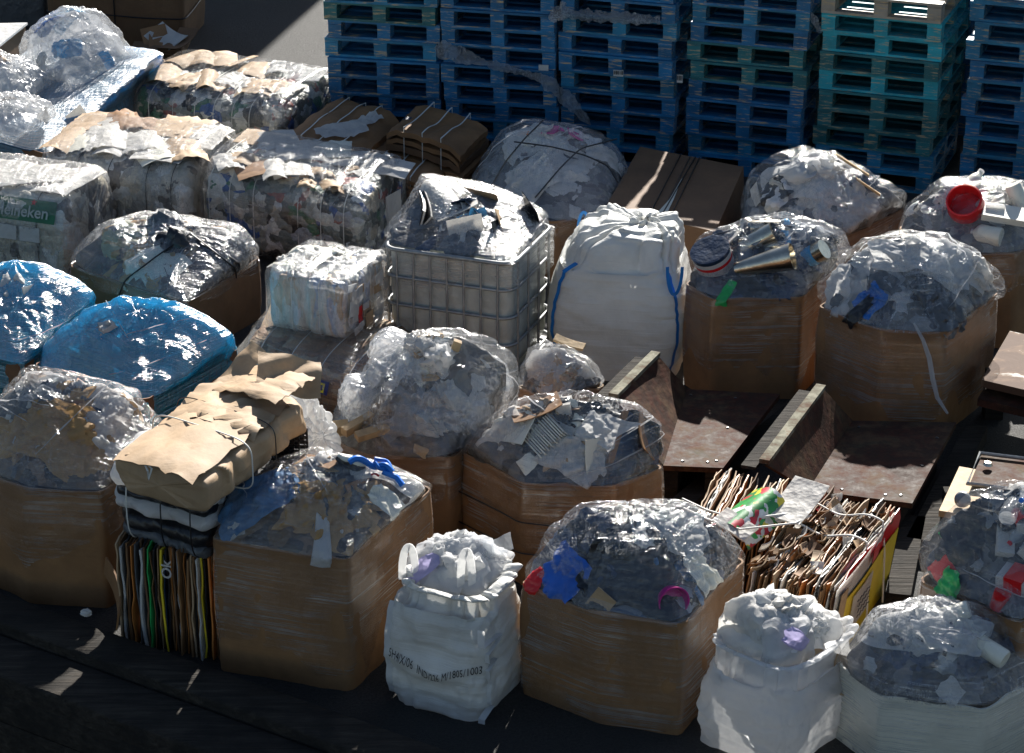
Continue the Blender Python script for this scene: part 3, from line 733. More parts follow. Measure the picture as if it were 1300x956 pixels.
# 3 front centre box, dark contents
hp5 = crate('cardboard_box', 'front cardboard box with black plastic and a magenta cup visible under tented film', [(660, 742), (760, 778), (868, 793), (945, 712)], .66,
  [(668, 715), (700, 674), (735, 644), (765, 634), (830, 642), (868, 640), (905, 655), (935, 685), (944, 706)], 35, FILML, KRAFT, 'dark_plastic_waste', 'black and navy plastic sheeting and clothes under film in the front centre box', 'waste',
  [('sheet', [BLACKP], .42), ('sheet', [NAVYP, BLACKP], .36), ('lump', [BLACKP, NAVYP], .3), ('sheet', [NAVYP, DENIM], .25), ('sheet', [GREYP, BLACKP], .22), ('lump', [DENIM], .18)], 62, WASTE_DARK, skirt=(.7, 1.1), amp=.018, k=4.5)
# 4 centre octagonal box
hp10 = crate('cardboard_box', 'central octagonal cardboard box with black straps and a tilted dark board under its film', [(586, 575), (664, 614), (782, 617), (843, 592)], .66,
  [(592, 562), (640, 514), (670, 502), (720, 500), (770, 506), (812, 515), (843, 535), (845, 570)], 47, FILML, KRAFT, 'grey_waste', 'grey and white scrap packaging under film in the central octagonal box', 'waste',
  [('slab', [CREAM, KRAFT2], .26), ('sheet', [WHITEC, CREAM], .26), ('sheet', [BLACKP, GREYP], .3), ('slab', [KRAFTD, KRAFT], .24), ('sheet', [KPAPER], .24), ('block', [CREAM, WHITEC], .14), ('slab', [BLACKP], .2), ('sheet', [BLACKP], .3)], 60, WASTE_GREY, skirt=(.4, .7), amp=.014, straps=2)
# 5 box with knotted bags
hp11 = crate('cardboard_box', 'cardboard box heaped with knotted cloudy bags and wood offcuts, left of the octagonal box', [(415, 558), (480, 580), (572, 583), (650, 525)], .66,
  [(418, 532), (434, 495), (470, 456), (512, 428), (545, 417), (585, 414), (628, 428), (655, 452), (662, 490)], 59, FILMH, KRAFT, 'bag_waste', 'torn film and paper scraps lying between the knotted bags in their box', 'waste',
  S_WHITE + [('block', [WOOD], .13)], 40, WASTE_GREY, skirt=(.4, .7), amp=.022, straps=0, k=4, pulls=10)
# 6 box with steel pipe
hp17 = crate('cardboard_box', 'cardboard box with a steel pipe and cans under film, right of the big white sack', [(870, 360), (905, 380), (1018, 378), (1066, 335)], .74,
  [(871, 322), (888, 298), (950, 277), (1000, 273), (1040, 278), (1070, 292), (1080, 318)], 61, FILML, KRAFT, 'metal_waste', 'cans, tubs and metal scrap under film round the steel pipe', 'scrap metal',
  [('can', [STEEL, GALV, WHITEP], .15), ('bottle', [CLEARP, STEEL, NAVYP], .28), ('sheet', [CLEARP, BLACKP, CYANP, NAVYP], .25), ('slab', [GALV, WHITEC, NAVYP, BLACKP], .2), ('lump', [NAVYP, GREYP, BLACKP], .2)], 70, WASTE_METAL, skirt=(.5, 1.0), amp=.014, k=5)
# 7 big octagonal box with white
hp18 = crate('cardboard_box', 'widest octagonal box with white film heap and a blue pouch, behind the rusty skids', [(1038, 388), (1120, 420), (1202, 423), (1268, 372)], .76,
  [(1045, 352), (1066, 325), (1100, 304), (1150, 293), (1200, 297), (1240, 314), (1268, 345), (1276, 372)], 73, FILM, KRAFT, 'white_plastic_waste', 'white plastic sheeting heaped under film in the widest octagonal box', 'waste',
  S_WHITE + [('sheet', [WHITEP], .4), ('sheet', [WHITEP], .4), ('lump', [BLACKP, GREYP], .2), ('sheet', [BLACKP, CREAM], .3)], 60, WASTE_WHITE_SHADE, skirt=(.6, 1.0), amp=.024)
# 8 right back box with red tub
hp19 = crate('cardboard_box', 'cardboard box with a red-rimmed tub, behind the widest octagonal box at the right edge', [(1140, 290), (1215, 322), (1292, 322), (1366, 285)], .72,
  [(1148, 262), (1185, 235), (1200, 224), (1260, 226), (1300, 230), (1350, 250)], 85, FILML, KRAFT, 'plastic_tub_waste', 'white plastic tubs and trays under film round the red-rimmed tub', 'waste',
  [('bottle', [CREAM, WHITEP], .3), ('slab', [WHITEP, CREAM], .24), ('sheet', [CLEARP, CLEARP], .3), ('can', [CREAM, WHITEP], .15), ('sheet', [WHITEP], .2)], 50, WASTE_WHITE_SHADE, skirt=(.2, .45), amp=.014)
# 9 right front box, silver bottles
hp8 = crate('cardboard_box', 'cardboard box of clear bottles and sachets under glossy film, front right edge', [(1165, 735), (1300, 792), (1410, 715)], .72,
  [(1168, 705), (1180, 670), (1208, 645), (1240, 626), (1270, 613), (1320, 610), (1385, 645), (1405, 690)], 97, FILML, KRAFT, 'clear_plastic_waste', 'clear bottles and silvery sachets under film in the front right box', 'waste',
  [('bottle', [CLEARP, CLEARP, GREENP, NAVYP], .26), ('sheet', [CLEARP, GREYP, NAVYP, BLACKP], .3), ('sheet', [WHITEP, BLACKP], .25), ('can', [REDP, WHITEP], .1), ('block', [WHITEC], .15)], 70, WASTE_METAL, skirt=(.25, .5), amp=.016)
# 10 white heap in shade
hp20 = crate('cardboard_box', 'low box of white bags and wood strips under film, below the turquoise pallets', [(937, 282), (1040, 318), (1152, 262)], .50,
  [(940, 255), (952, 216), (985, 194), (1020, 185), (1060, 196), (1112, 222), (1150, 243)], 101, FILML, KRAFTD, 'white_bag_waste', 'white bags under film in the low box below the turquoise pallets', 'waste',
  S_WHITE + [('lump', [WHITEP], .35), ('lump', [NAVYP], .2)], 45, WASTE_WHITE_SHADE, skirt=(.4, .8), amp=.012)
# 11 strapped dome
hp22 = crate('cardboard_box', 'low box under a domed cloudy bundle crossed by black straps, behind the caged tank', [(598, 232), (700, 284), (776, 268), (797, 222)], .48,
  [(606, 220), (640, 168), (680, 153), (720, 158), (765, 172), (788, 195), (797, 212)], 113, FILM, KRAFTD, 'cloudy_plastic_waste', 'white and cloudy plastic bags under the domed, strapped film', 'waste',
  S_WHITE + [('lump', [WHITEP], .4), ('slab', [PINKP, ORANP], .12)], 35, WASTE_WHITE_SHADE, skirt=(.3, .6), amp=.014, rnd=12)
# 12 low grey-green box
hp27 = crate('cardboard_box', 'low box of grey-green sheeting with black straps, right of the green-labelled bale', [(86, 338), (236, 384), (332, 328)], .46,
  [(92, 318), (128, 284), (200, 273), (262, 279), (302, 284), (330, 310)], 127, FILMH, KRAFTD, 'grey_sheet_waste', 'grey-green plastic sheeting under film in the low strapped box', 'waste',
  [('sheet', [GREYP, CREAM], .4), ('sheet', [BLACKP, KPAPER], .35), ('lump', [BLACKP, GREYP], .3), ('sheet', [plain('olive_sheet', (.26, .28, .18), .5)], .4)], 30, WASTE_GREY, skirt=(.1, .3), amp=.012, rnd=5)
# 13, 14 blue wrapped
hp28 = crate('wrapped_box', 'bright blue film-wrapped heap at the left edge, left of the other blue heap', [(-110, 425), (28, 462), (122, 385)], .52,
  [(-90, 380), (-20, 345), (20, 333), (60, 338), (95, 350), (120, 374)], 131, FILMB, KRAFTD, 'mixed_waste', 'pale scrap showing dimly through blue film at the left edge', 'waste',
  S_WHITE, 25, WASTE_GREY, skirt=(.9, 1.4), amp=.014, rnd=6, k=5)
hp29 = crate('wrapped_box', 'bright blue film-wrapped heap in front of the low grey-green strapped box', [(42, 462), (185, 508), (304, 442)], .50,
  [(58, 435), (108, 393), (150, 379), (220, 384), (262, 400), (300, 425)], 149, FILMB, KRAFTD, 'mixed_waste', 'pale scrap showing dimly through the blue film of the nearer blue heap', 'waste',
  S_WHITE, 25, WASTE_GREY, skirt=(.9, 1.4), amp=.014, rnd=6, k=4.5)
# 15 silver sack front right
hp7 = crate('wrapped_box', 'silvery bulging film bundle at the front right, in front of the bottle box', [(1062, 845), (1120, 885), (1250, 900), (1345, 850)], .42,
  [(1068, 830), (1088, 795), (1112, 773), (1170, 762), (1235, 770), (1285, 797), (1335, 830)], 151, FILMH, CREAM, 'clear_bag_waste', 'clear bags and pale tubs inside the silvery front right bundle', 'waste',
  [('sheet', [CLEARP, CLEARP, WHITEP], .34), ('lump', [WHITEP, CREAM], .2), ('bottle', [CREAM, CLEARP], .28), ('sheet', [NAVYP, BLACKP], .3)], 50, WASTE_METAL, skirt=(.9, 1.3), amp=.020)
# 16 white bundle behind centre
hp12 = crate('wrapped_box', 'small film-wrapped pale bundle with a wood sliver on top, left of the big white sack', [(656, 492), (702, 508), (768, 488)], .52,
  [(660, 465), (672, 442), (695, 435), (722, 440), (752, 458), (768, 482)], 163, FILMH, KRAFT2, 'white_paper_waste', 'white paper and film packed in the small pale bundle', 'waste',
  [('sheet', [WHITEC, WHITEP], .22), ('lump', [KRAFT2, WHITEC], .18)], 25, WASTE_WHITE_SHADE, skirt=(.8, 1.2), amp=.012, rnd=6)

# ================================================================== bales
class Bale:
    """rounded block: long axis A->B (or B->C), cross-section loops, straps pinch it"""
    def __init__(s, A, B, C, zt, z0, seed, axis=0, rnd=.10, tilt=0.0, sag=.0, pinch=(), bulge=.02, crum=.012, k=9, ex=5.0, nu=90, nl=96, topcurve=.0):
        a, b, c = W(*A, zt), W(*B, zt), W(*C, zt)
        s.EX, s.EY = b - a, c - b; s.O = a.copy(); s.O[2] = z0; s.h = zt - z0
        s.axis, s.seed, s.pinch, s.bulge, s.crum, s.k, s.ex, s.tilt, s.topcurve = axis, seed, pinch, bulge, crum, k, ex, tilt, topcurve
        s.lx, s.ly = np.linalg.norm(s.EX), np.linalg.norm(s.EY); s.nu, s.nl, s.rnd = nu, nl, rnd
    def P(s, u, v, w):
        """u along A->B, v along B->C, w up, all 0..1"""
        u, v, w = np.broadcast_arrays(u, v, w)
        p = s.O + u[..., None] * s.EX + v[..., None] * s.EY
        p = p + np.stack([0 * w, 0 * w, w * s.h + s.tilt * (u - .5)], -1)
        return p
    def loops(s, off=0.0, crum=None, nu=None, nl=None, seed=0, topoff=0.0):
        nu, nl = nu or s.nu, nl or s.nl; crum = s.crum if crum is None else crum
        L = (s.lx, s.ly)[s.axis]; Wd = (s.ly, s.lx)[s.axis]
        q = np.linspace(0, 1, nu); q = .5 - .5 * np.cos(PI * q) * (1 - .0); q = q * .35 + np.linspace(0, 1, nu) * .65
        al = np.linspace(0, 2 * PI, nl, endpoint=False); Q, A_ = np.meshgrid(q, al, indexing='ij')
        e = np.clip(np.minimum(Q, 1 - Q) * L / s.rnd, 0, 1); endr = 1 - (1 - np.sqrt(np.clip(1 - (1 - e) ** 2, 0, 1))) * (s.rnd / (min(Wd, s.h) / 2)) 
        endr = np.where(e <= 0, 0.0, endr)
        # collapse the very ends to close the block
        cs, sn = np.cos(A_), np.sin(A_); pw = 2 / s.ex
        y = np.sign(cs) * np.abs(cs) ** pw; z = np.sign(sn) * np.abs(sn) ** pw
        bl = s.bulge * (1 - .6 * np.abs(2 * Q - 1) ** 4)
        pin = 0
        for u in s.pinch: pin = pin + .016 * np.exp(-((Q - u) * L / .022) ** 2)
        y = (y * Wd / 2 + np.sign(y) * np.abs(y) * (bl + off - pin)) * endr; z = (z * s.h / 2 + np.sign(z) * np.abs(z) * (bl * .6 + off - pin)) * endr
        if s.topcurve: z = z + np.where(z > 0, s.topcurve * (1 - (2 * y / Wd) ** 2) * endr, 0)
        z = z + np.where(z > 0, topoff * endr * (z / (s.h / 2 + 1e-6)) ** 2, 0)
        x = (Q - .5) * (L + 2 * off)
        ex, ey = s.EX / s.lx, s.EY / s.ly
        if s.axis == 0: base = x[..., None] * ex + y[..., None] * ey
        else: base = y[..., None] * ex + x[..., None] * ey
        cen = s.O + s.EX / 2 + s.EY / 2 + np.array([0, 0, s.h / 2])
        P = cen + base + np.stack([0 * z, 0 * z, z], -1)
        uf = ((P - s.O) @ ex) / s.lx
        P[..., 2] += s.tilt * (uf - .5)
        nrm = P - cen; nrm = nrm / (np.linalg.norm(nrm, axis=-1, keepdims=True) + 1e-9)
        d = crum * crumple(P * s.k, s.seed + seed) + crum * fbm(P * 3, s.seed + 2 + seed, 3)
        P = P + nrm * d[..., None]
        P[..., 2] = np.maximum(P[..., 2], .004)
        arc = A_ * (Wd + s.h) / PI
        return P, np.stack([x, arc], -1), al
    def mesh(s, mb, m, off=0.0, crum=None, seed=0, uvswap=True, topoff=0.0, nopinch=False):
        pn = s.pinch; s.pinch = () if nopinch else pn
        P, uv, al = s.loops(off, crum, seed=seed, topoff=topoff); s.pinch = pn
        P = np.concatenate([P, P[:, :1]], 1); uv2 = np.concatenate([uv, uv[:, :1]], 1); uv2[:, -1, 1] += 2 * PI * (s.ly + s.h) / PI / 1
        if not uvswap: uv2 = uv2[..., ::-1]
        mb.grid(P, m, uv=uv2)
    def strap(s, u, mat, r=.004, off=.006, parent=None, name='strap'):
        P, uv, al = s.loops(off, 0.0); L = P.shape[0]
        q = np.linspace(0, 1, L); q = (.5 - .5 * np.cos(PI * q)) * .35 + q * .65
        i = int(np.argmin(np.abs(q - u))); mb = MB(); mb.tube(P[i], r, mat, 5, closed=True)
        o = mb.build(name, None); adopt(o, parent); return o
    def root(s, name, label, cat, group=None):
        c = s.O + s.EX / 2 + s.EY / 2; r = empty(name, (c[0], c[1], s.O[2])); tag(r, label, cat, group); return r
    def flap(s, mb, u, v, a, b, m, seed, lift=.012, arch=.05, yaw=0., w=1.0, over=0.0, crum=.006, tilt=0.):
        """a curved sheet lying across the top at (u, v)"""
        ex, ey = s.EX / s.lx, s.EY / s.ly; ca, sa = math.cos(yaw), math.sin(yaw); X = ex * ca + ey * sa; Y = -ex * sa + ey * ca
        q = np.linspace(-.5, .5, 13); U, V = np.meshgrid(q, q, indexing='ij')
        c = s.P(np.array(u), np.array(v), np.array(w))
        z = lift + arch * (1 - (2 * U) ** 2) - over * np.clip(np.abs(V) * 2 - .7, 0, 1) ** 1.5 + tilt * U + crum * crumple(np.stack([U * a, V * b, 0 * U], -1) * 14, seed)
        G = c + (U * a)[..., None] * X + (V * b)[..., None] * Y + np.stack([0 * z, 0 * z, z + s.topcurve * .8], -1)
        mb.grid(G, m); mb.grid(G - np.array([0, 0, .005]), m)

MIXB = mix_mat('pressed_bottles_and_film', [(.62, .61, .55), (.12, .13, .12), (.74, .72, .65), (.06, .18, .10), (.36, .37, .33), (.25, .27, .25), (.03, .10, .30), (.54, .48, .38), (.02, .02, .02), (.7, .7, .68), (.11, .13, .12), (.35, .12, .10), (.2, .22, .2), (.4, .4, .42)], 9, (1, 1, 1.3), .3, .03)
MIXW = mix_mat('pressed_pale_film', [(.76, .74, .67), (.60, .55, .44), (.80, .80, .76), (.36, .35, .31), (.70, .64, .52), (.55, .54, .48), (.16, .15, .14)], 8, (1, 1, .8), .5, .03)
MIXWH = mix_mat('pressed_white_sacks', [(.78, .77, .72), (.70, .66, .58), (.80, .80, .78), (.62, .60, .55), (.75, .76, .8), (.66, .50, .36), (.5, .55, .68)], 11, (1.3, 1.3, .45), .55, .03)
MIXK = mix_mat('pressed_kraft_board', [(.36, .21, .11), (.42, .27, .15), (.28, .16, .08), (.5, .38, .24), (.2, .12, .06)], 5, (1, 1, 9), .75, .02)

def bale(name, label, b, mat, straps, strapmat, film=None, flaps=None, cat='bale', group=None, foff=.016, fcrum=.010, straproff=.007):
    r = b.root(name, label, cat, group); mb = MB(); b.mesh(mb, mat); adopt(mb.build('pressed_block', None), r)
    for u in straps: b.strap(u, strapmat, .0036, straproff, r)
    if flaps:
        mb = MB()
        for k, f in enumerate(flaps): b.flap(mb, *f[:4], f[4], b.seed * 3 + k, **f[5])
        adopt(mb.build('cardboard_sheets', None), r)
    if film:
        mb = MB(); b.mesh(mb, film, foff, fcrum, seed=40, topoff=.045 if flaps else 0.0, nopinch=True); adopt(mb.build('stretch_film', None), r)
    return r
rg3 = random.Random(5)
def shingles(n, u0, u1, v, a, b, mats, arch=.05, yaw=.1, over=.1, lift=.02, tilt=.05, vj=.05):
    return [(u0 + (u1 - u0) * k / max(1, n - 1) + rg3.uniform(-.03, .03), v + rg3.uniform(-vj, vj) * 1.6, a * rg3.uniform(.8, 1.7), b * rg3.uniform(.7, 1.2), rg3.choice(mats), dict(arch=arch * rg3.uniform(.15, .9), yaw=yaw + rg3.uniform(-.4, .4), over=over * rg3.uniform(.1, .7), lift=lift * .4 + rg3.uniform(0, .025), tilt=tilt * rg3.uniform(-.5, 1.5), crum=rg3.uniform(.004, .022))) for k in range(n)]

# long bale beside the open tarmac
b = Bale((166, 112), (360, 140), (430, 92), .55, 0, 301, rnd=.08, pinch=(.2, .35, .5, .65, .8), topcurve=.03)
bale('bottle_bale', 'rearmost wrapped bale of bottles with tan flaps on top, beside the open tarmac', b, MIXB, (.12, .28, .42, .55, .66, .78), STRAPW, FILM,
     shingles(5, .10, .50, .25, .20, .42, [KRAFT2], arch=.06) + shingles(4, .12, .42, .74, .2, .4, [KRAFT2, KRAFT2], arch=.07) + shingles(5, .55, .92, .28, .2, .36, [WHITEC, KRAFT2], arch=.05) + shingles(4, .55, .9, .7, .2, .4, [HAZYP, WHITEP, KRAFT2]))
b = Bale((46, 202), (240, 221), (306, 167), .62, 0, 311, rnd=.10, pinch=(.25, .5, .75), topcurve=.05)
bale('bottle_bale', 'wrapped bale with slanting tan and grey sheets on top, behind the green-labelled bale', b, MIXW, (.25, .46, .72, .88), STRAPB, FILM,
     shingles(8, .08, .90, .30, .26, .5, [KRAFT2, KRAFT2, WHITEC, CREAM], arch=.06, yaw=.35) + shingles(8, .08, .90, .72, .26, .5, [KRAFT2, WHITEC, CREAM, KRAFT], arch=.06, yaw=.35))
b = Bale((254, 218), (462, 258), (520, 204), .64, 0, 321, rnd=.10, pinch=(.12, .26, .4, .6, .8), topcurve=.04)
r = bale('bottle_bale', 'wrapped bale of coloured bottles with white card label on its end, behind the caged tank', b, MIXB, (.06, .19, .33, .60, .74, .88), STRAPW, FILM,
     shingles(5, .10, .5, .22, .22, .32, [KRAFT2, KRAFT, WHITEC], arch=.05, yaw=.3) + shingles(8, .10, .92, .72, .3, .5, [WHITEC, CREAM, DGREEN, WHITEC, KRAFT2], arch=.03, yaw=.3) + shingles(7, .60, .84, .26, .10, .14, [KRAFT2, KRAFT2], arch=.035, yaw=.5, vj=.16))
mb = MB(); mb.box(b.P(np.array(1.0), np.array(.55), np.array(.60)) + b.EX / b.lx * .030, (.004, .22, .30), WHITEC, rotm(0, 0, math.atan2(b.EX[1], b.EX[0]))); adopt(mb.build('label', None, False), r)

# green labelled bale, left edge
b = Bale((-110, 232), (84, 258), (142, 217), .66, 0, 331, rnd=.10, pinch=(.3, .6), topcurve=.02)
r = bale('sack_bale', 'wrapped white bale with a green printed panel, at the left edge behind the blue heaps', b, MIXW, (.45, .80), STRAPB, FILMH,
     shingles(4, .2, .85, .5, .4, .5, [WHITEC, GREYP, WHITEP], arch=.02))
def text_mesh(txt, size, m, place, parent, name='lettering', thick=.0, bold=.0):
    cu = bpy.data.curves.new('lettering', 'FONT'); cu.body = txt; cu.size = size; cu.align_x = 'CENTER'; cu.align_y = 'CENTER'; cu.offset = bold; cu.resolution_u = 3
    o = bpy.data.objects.new('lettering', cu); me = o.to_mesh(); mb = MB()
    V = np.array([v.co[:] for v in me.vertices]); Fc = [list(p.vertices) for p in me.polygons]
    V2 = np.array([place(p[0], p[1]) for p in V]); mb.add(V2, Fc, m); o.to_mesh_clear(); bpy.data.objects.remove(o); bpy.data.curves.remove(cu)
    ob = mb.build(name, None, False); adopt(ob, parent); return ob
BX, BU = b.EX / b.lx, np.array([0, 0, 1.]); BN = np.cross(BX, BU); BN = BN / np.linalg.norm(BN)
if BN[1] > 0: BN = -BN
PN = (BU * .93 + BN * .37); 
def on_face(cx, cz, lean=.45, out=.03, swap=False):
    c0 = b.P(np.array(cx), np.array(0.0), np.array(cz)) + BN * out
    up = BU * math.cos(lean) - BN * math.sin(lean)
    return lambda x, y, o=0.: c0 + BX * x + up * y + (BN * math.cos(lean) + BU * math.sin(lean)) * o
pf = on_face(.70, .86, out=.010)
mb = MB(); q = np.linspace(-.5, .5, 12); U, V = np.meshgrid(q * .62, q * .17, indexing='ij')
mb.grid(np.array([[pf(U[i, j], V[i, j], .01 * math.sin(U[i, j] * 9)) for j in range(12)] for i in range(12)]), DGREEN); adopt(mb.build('printed_panel', None), r)
text_mesh('Heineken', .125, WHITEC, lambda x, y: pf(x + .02, y - .015, .013 + .01 * math.sin((x + .02) * 9)), r, bold=.002)
mb = MB(); pts = [pf(.12 + (.028 if k % 2 == 0 else .011) * math.sin(k * PI / 5), .062 + (.028 if k % 2 == 0 else .011) * math.cos(k * PI / 5), .018) for k in range(10)]
mb.add(np.array(pts), [list(range(10))], REDP); adopt(mb.build('star', None, False), r)
pf2 = on_face(.60, .58, .25)
mb = MB()
for k in range(3):
    c = pf2(-.18 + k * .2, 0, .012); mb.box(c, (.17, .012, .11), WHITEC, basis(BN, 0) @ rotm(0, 0, 0) if False else rotm(-.15, 0, math.atan2(BX[1], BX[0])))
adopt(mb.build('carton_panel', None, False), r)

# kraft bales in the pallet shade
def sheets_stack(name, label, A, B, C, zt, z0, seed, n=9, straps=(.25, .5, .75), strapm=STRAPW, mat=KRAFT, top=None, tilt=0, jag=.03, group=None, wavy=.02):
    """bale of flat sheets lying on each other, ragged edges"""
    b = Bale(A, B, C, zt, z0, seed, rnd=.06, bulge=.0, crum=.008, tilt=tilt); r = b.root(name, label, 'bale', group); rr = random.Random(seed); mb = MB()
    for k in range(n):
        w0 = k / n; th = b.h / n * rr.uniform(.5, .85); g = []
        du = [rr.uniform(-jag, jag) for _ in range(4)]; nn = 15; q = np.linspace(0, 1, nn); U, V = np.meshgrid(q, q, indexing='ij')
        U2 = U * (1 + du[0]) + du[1] * .6; V2 = V * (1 + du[2]) + du[3] * .6
        P = b.P(U2, V2, w0 + 0 * U); z = wavy * noise(P * 3.3, seed) + .012 * crumple(P * 6, seed + k); 
        z = z - (.05 * (w0) * np.clip(np.abs(2 * U - 1) - .75, 0, 1) * 4)
        for s_ in straps: z = z - .012 * np.exp(-((U - s_) * b.lx / .03) ** 2)
        T = P.copy(); T[..., 2] += z + th; Bt = P.copy(); Bt[..., 2] += z
        mm = rr.choice([KRAFT, KRAFT, KRAFTD, KRAFT2]) if k < n - 1 else mat
        mb.grid(T, mm); mb.grid(Bt, mm)
        for e in ((0, slice(None)), (-1, slice(None)), (slice(None), 0), (slice(None), -1)): mb.grid(np.stack([T[e], Bt[e]], 1), mm)
    adopt(mb.build('cardboard_sheets', None), r)
    for s_ in straps:
        q = np.concatenate([[[s_, 0 - .012, w] for w in np.linspace(0.02, 1.0, 5)], [[s_, v, 1.0] for v in np.linspace(0, 1, 12)], [[s_, 1.012, w] for w in np.linspace(1.0, 0.02, 5)]])
        P = b.P(q[:, 0], q[:, 1], q[:, 2]); P[:, 2] += .003 + wavy * noise(P * 3.3, seed) * (q[:, 2] > .9); mb = MB(); G = np.stack([P - b.EX / b.lx * .006, P + b.EX / b.lx * .006], 1); mb.grid(G, strapm); mb.grid(G - np.array([0, 0, .003]), strapm)
        adopt(mb.build('strap', None), r)
    return r, b
G2 = 'kraft cardboard bales in the pallet shade'
r, b = sheets_stack('cardboard_bale', 'shaded bale of flattened cardboard with torn white sheet on top, left of its neighbours', (362, 166), (448, 196), (506, 146), .50, 0, 401, jag=.06, wavy=.05, group=G2)
mb = MB(); j_sheet(mb, b.P(np.array(.62), np.array(.3), np.array(1.06)), (0, -.15, 1), .5, .42, .22, WHITEC, 7, .03, 7, 16, .3); j_sheet(mb, b.P(np.array(.75), np.array(.62), np.array(1.06)), (.1, -.1, 1), 1.0, .32, .14, WHITEC, 9, .03, 7, 16, .3); adopt(mb.build('torn_white_sheet', None), r)
r, b = sheets_stack('cardboard_bale', 'shaded strapped cardboard bale with small blue print, next to the pallets', (490, 158), (584, 186), (620, 150), .62, 0, 411, jag=.04, wavy=.03, group=G2)
mb = MB(); mb.box(b.P(np.array(.22), np.array(.18), np.array(1.0)) + np.array([0, 0, .05]), (.06, .07, .004), NAVYP, rotm(0, 0, -.35)); adopt(mb.build('printed_mark', None, False), r)
r, b = sheets_stack('cardboard_bale', 'lower shaded cardboard bale in front of the one with blue print', (452, 200), (545, 232), (582, 190), .40, 0, 421, jag=.05, wavy=.04, group=G2)
# scraps by the carton at top left
r = empty('cardboard_scraps', (*W(200, 62, 0)[:2], 0)); mb = MB(); c0 = W(200, 50, .25)
for k in range(7): j_slab(mb, c0 + np.array([prng.uniform(-.25, .25), prng.uniform(-.1, .1), prng.uniform(-.2, .02)]), (prng.uniform(-.4, .4), prng.uniform(-.5, .1), 1), prng.uniform(0, 3), .4, .25, .006, [KRAFT, KRAFTD, KRAFT2, WHITEC][k % 4], k, .4)
mb.box(c0 + np.array([0, 0, -.16]), (.5, .3, .2), KRAFTD); o = mb.build('cardboard_scraps'); bpy.data.objects.remove(r); tag(o, 'heap of torn cardboard pieces against the tall carton, top left', 'cardboard scraps', kind='stuff')

# wrapped kraft bale under small white bale, printed blue panel
b = Bale((303, 428), (452, 482), (534, 408), .42, 0, 431, axis=0, rnd=.10, pinch=(.3, .6), ex=3.2, crum=.012, bulge=.03)
r = bale('cardboard_bale', 'film-wrapped brown cardboard bale with a blue and yellow printed strip, below the small white bale', b, MIXK, (.18, .42, .68, .9), STRAPW, FILM,
         shingles(2, .05, .16, .5, .18, .5, [KRAFT2], arch=.06, lift=.0))
BX, BU = b.EX / b.lx, np.array([0, 0, 1.]); BN = np.cross(BX, BU); BN /= np.linalg.norm(BN)
if BN[1] > 0: BN = -BN
pf = on_face(.60, .70, .35, .025)
BLUEPR = plain('navy_print', (.02, .03, .22), .5, .2); YELPR = plain('yellow_print', (.85, .75, .05), .5, .1)
mb = MB(); mb.grid(np.array([[pf(x, y, 0.006) for y in (-.045, .045)] for x in np.linspace(-.21, .21, 8)]), BLUEPR); mb.grid(np.array([[pf(x, y, 0.004) for y in (-.13, -.05)] for x in np.linspace(-.13, -.01, 4)]), plain('teal_print', (.01, .12, .25), .5)); adopt(mb.build('printed_panel', None), r)
text_mesh('Del Prio', .085, YELPR, lambda x, y: pf(-x + .04, -y, .012), r, bold=.003)
mb = MB(); mb.lathe([(0, 0), (.022, 0), (.022, .003), (0, .003)], ORANP, pf(-.15, 0, .008), basis(BN), 10); adopt(mb.build('printed_mark', None, False), r)

# small white bale
b = Bale((337, 344), (440, 362), (491, 324), .86, .46, 441, rnd=.07, pinch=(.5,), ex=8, crum=.010, k=12, bulge=.015)
r = bale('white_sack_bale', 'small compact bale of white sacks standing on the wrapped brown cardboard bale', b, MIXWH, (.33, .66), STRAPW, None, None)
mb = MB()
for k in range(22): b.flap(mb, rg3.uniform(.08, .92), rg3.uniform(.08, .92), rg3.uniform(.08, .2), rg3.uniform(.08, .2), rg3.choice([WHITEP, WHITEC, WHITEC, CREAM]), k, lift=.002, arch=.03, yaw=rg3.uniform(0, 6), crum=.02, over=.05)
adopt(mb.build('folded_sacks', None), r)
mb = MB(); ang = math.atan2(b.EX[1], b.EX[0])
for k in range(26): 
    v, w = rg3.uniform(.06, .94), rg3.uniform(.06, .94); mb.box(b.P(np.array(1.0), np.array(v), np.array(w)) + b.EX / b.lx * (.022 + .0007 * k), (.003, rg3.uniform(.04, .13), rg3.uniform(.04, .12)), [WHITEC, WHITEC, WHITEP, KRAFT2, WHITEC, REDP if k == 5 else WHITEC][k % 6], rotm(rg3.uniform(-.2, .2), 0, ang))
adopt(mb.build('folded_cartons', None, False), r)
mb = MB(); b.mesh(mb, FILML, .03, .006, seed=4); adopt(mb.build('stretch_film', None), r)

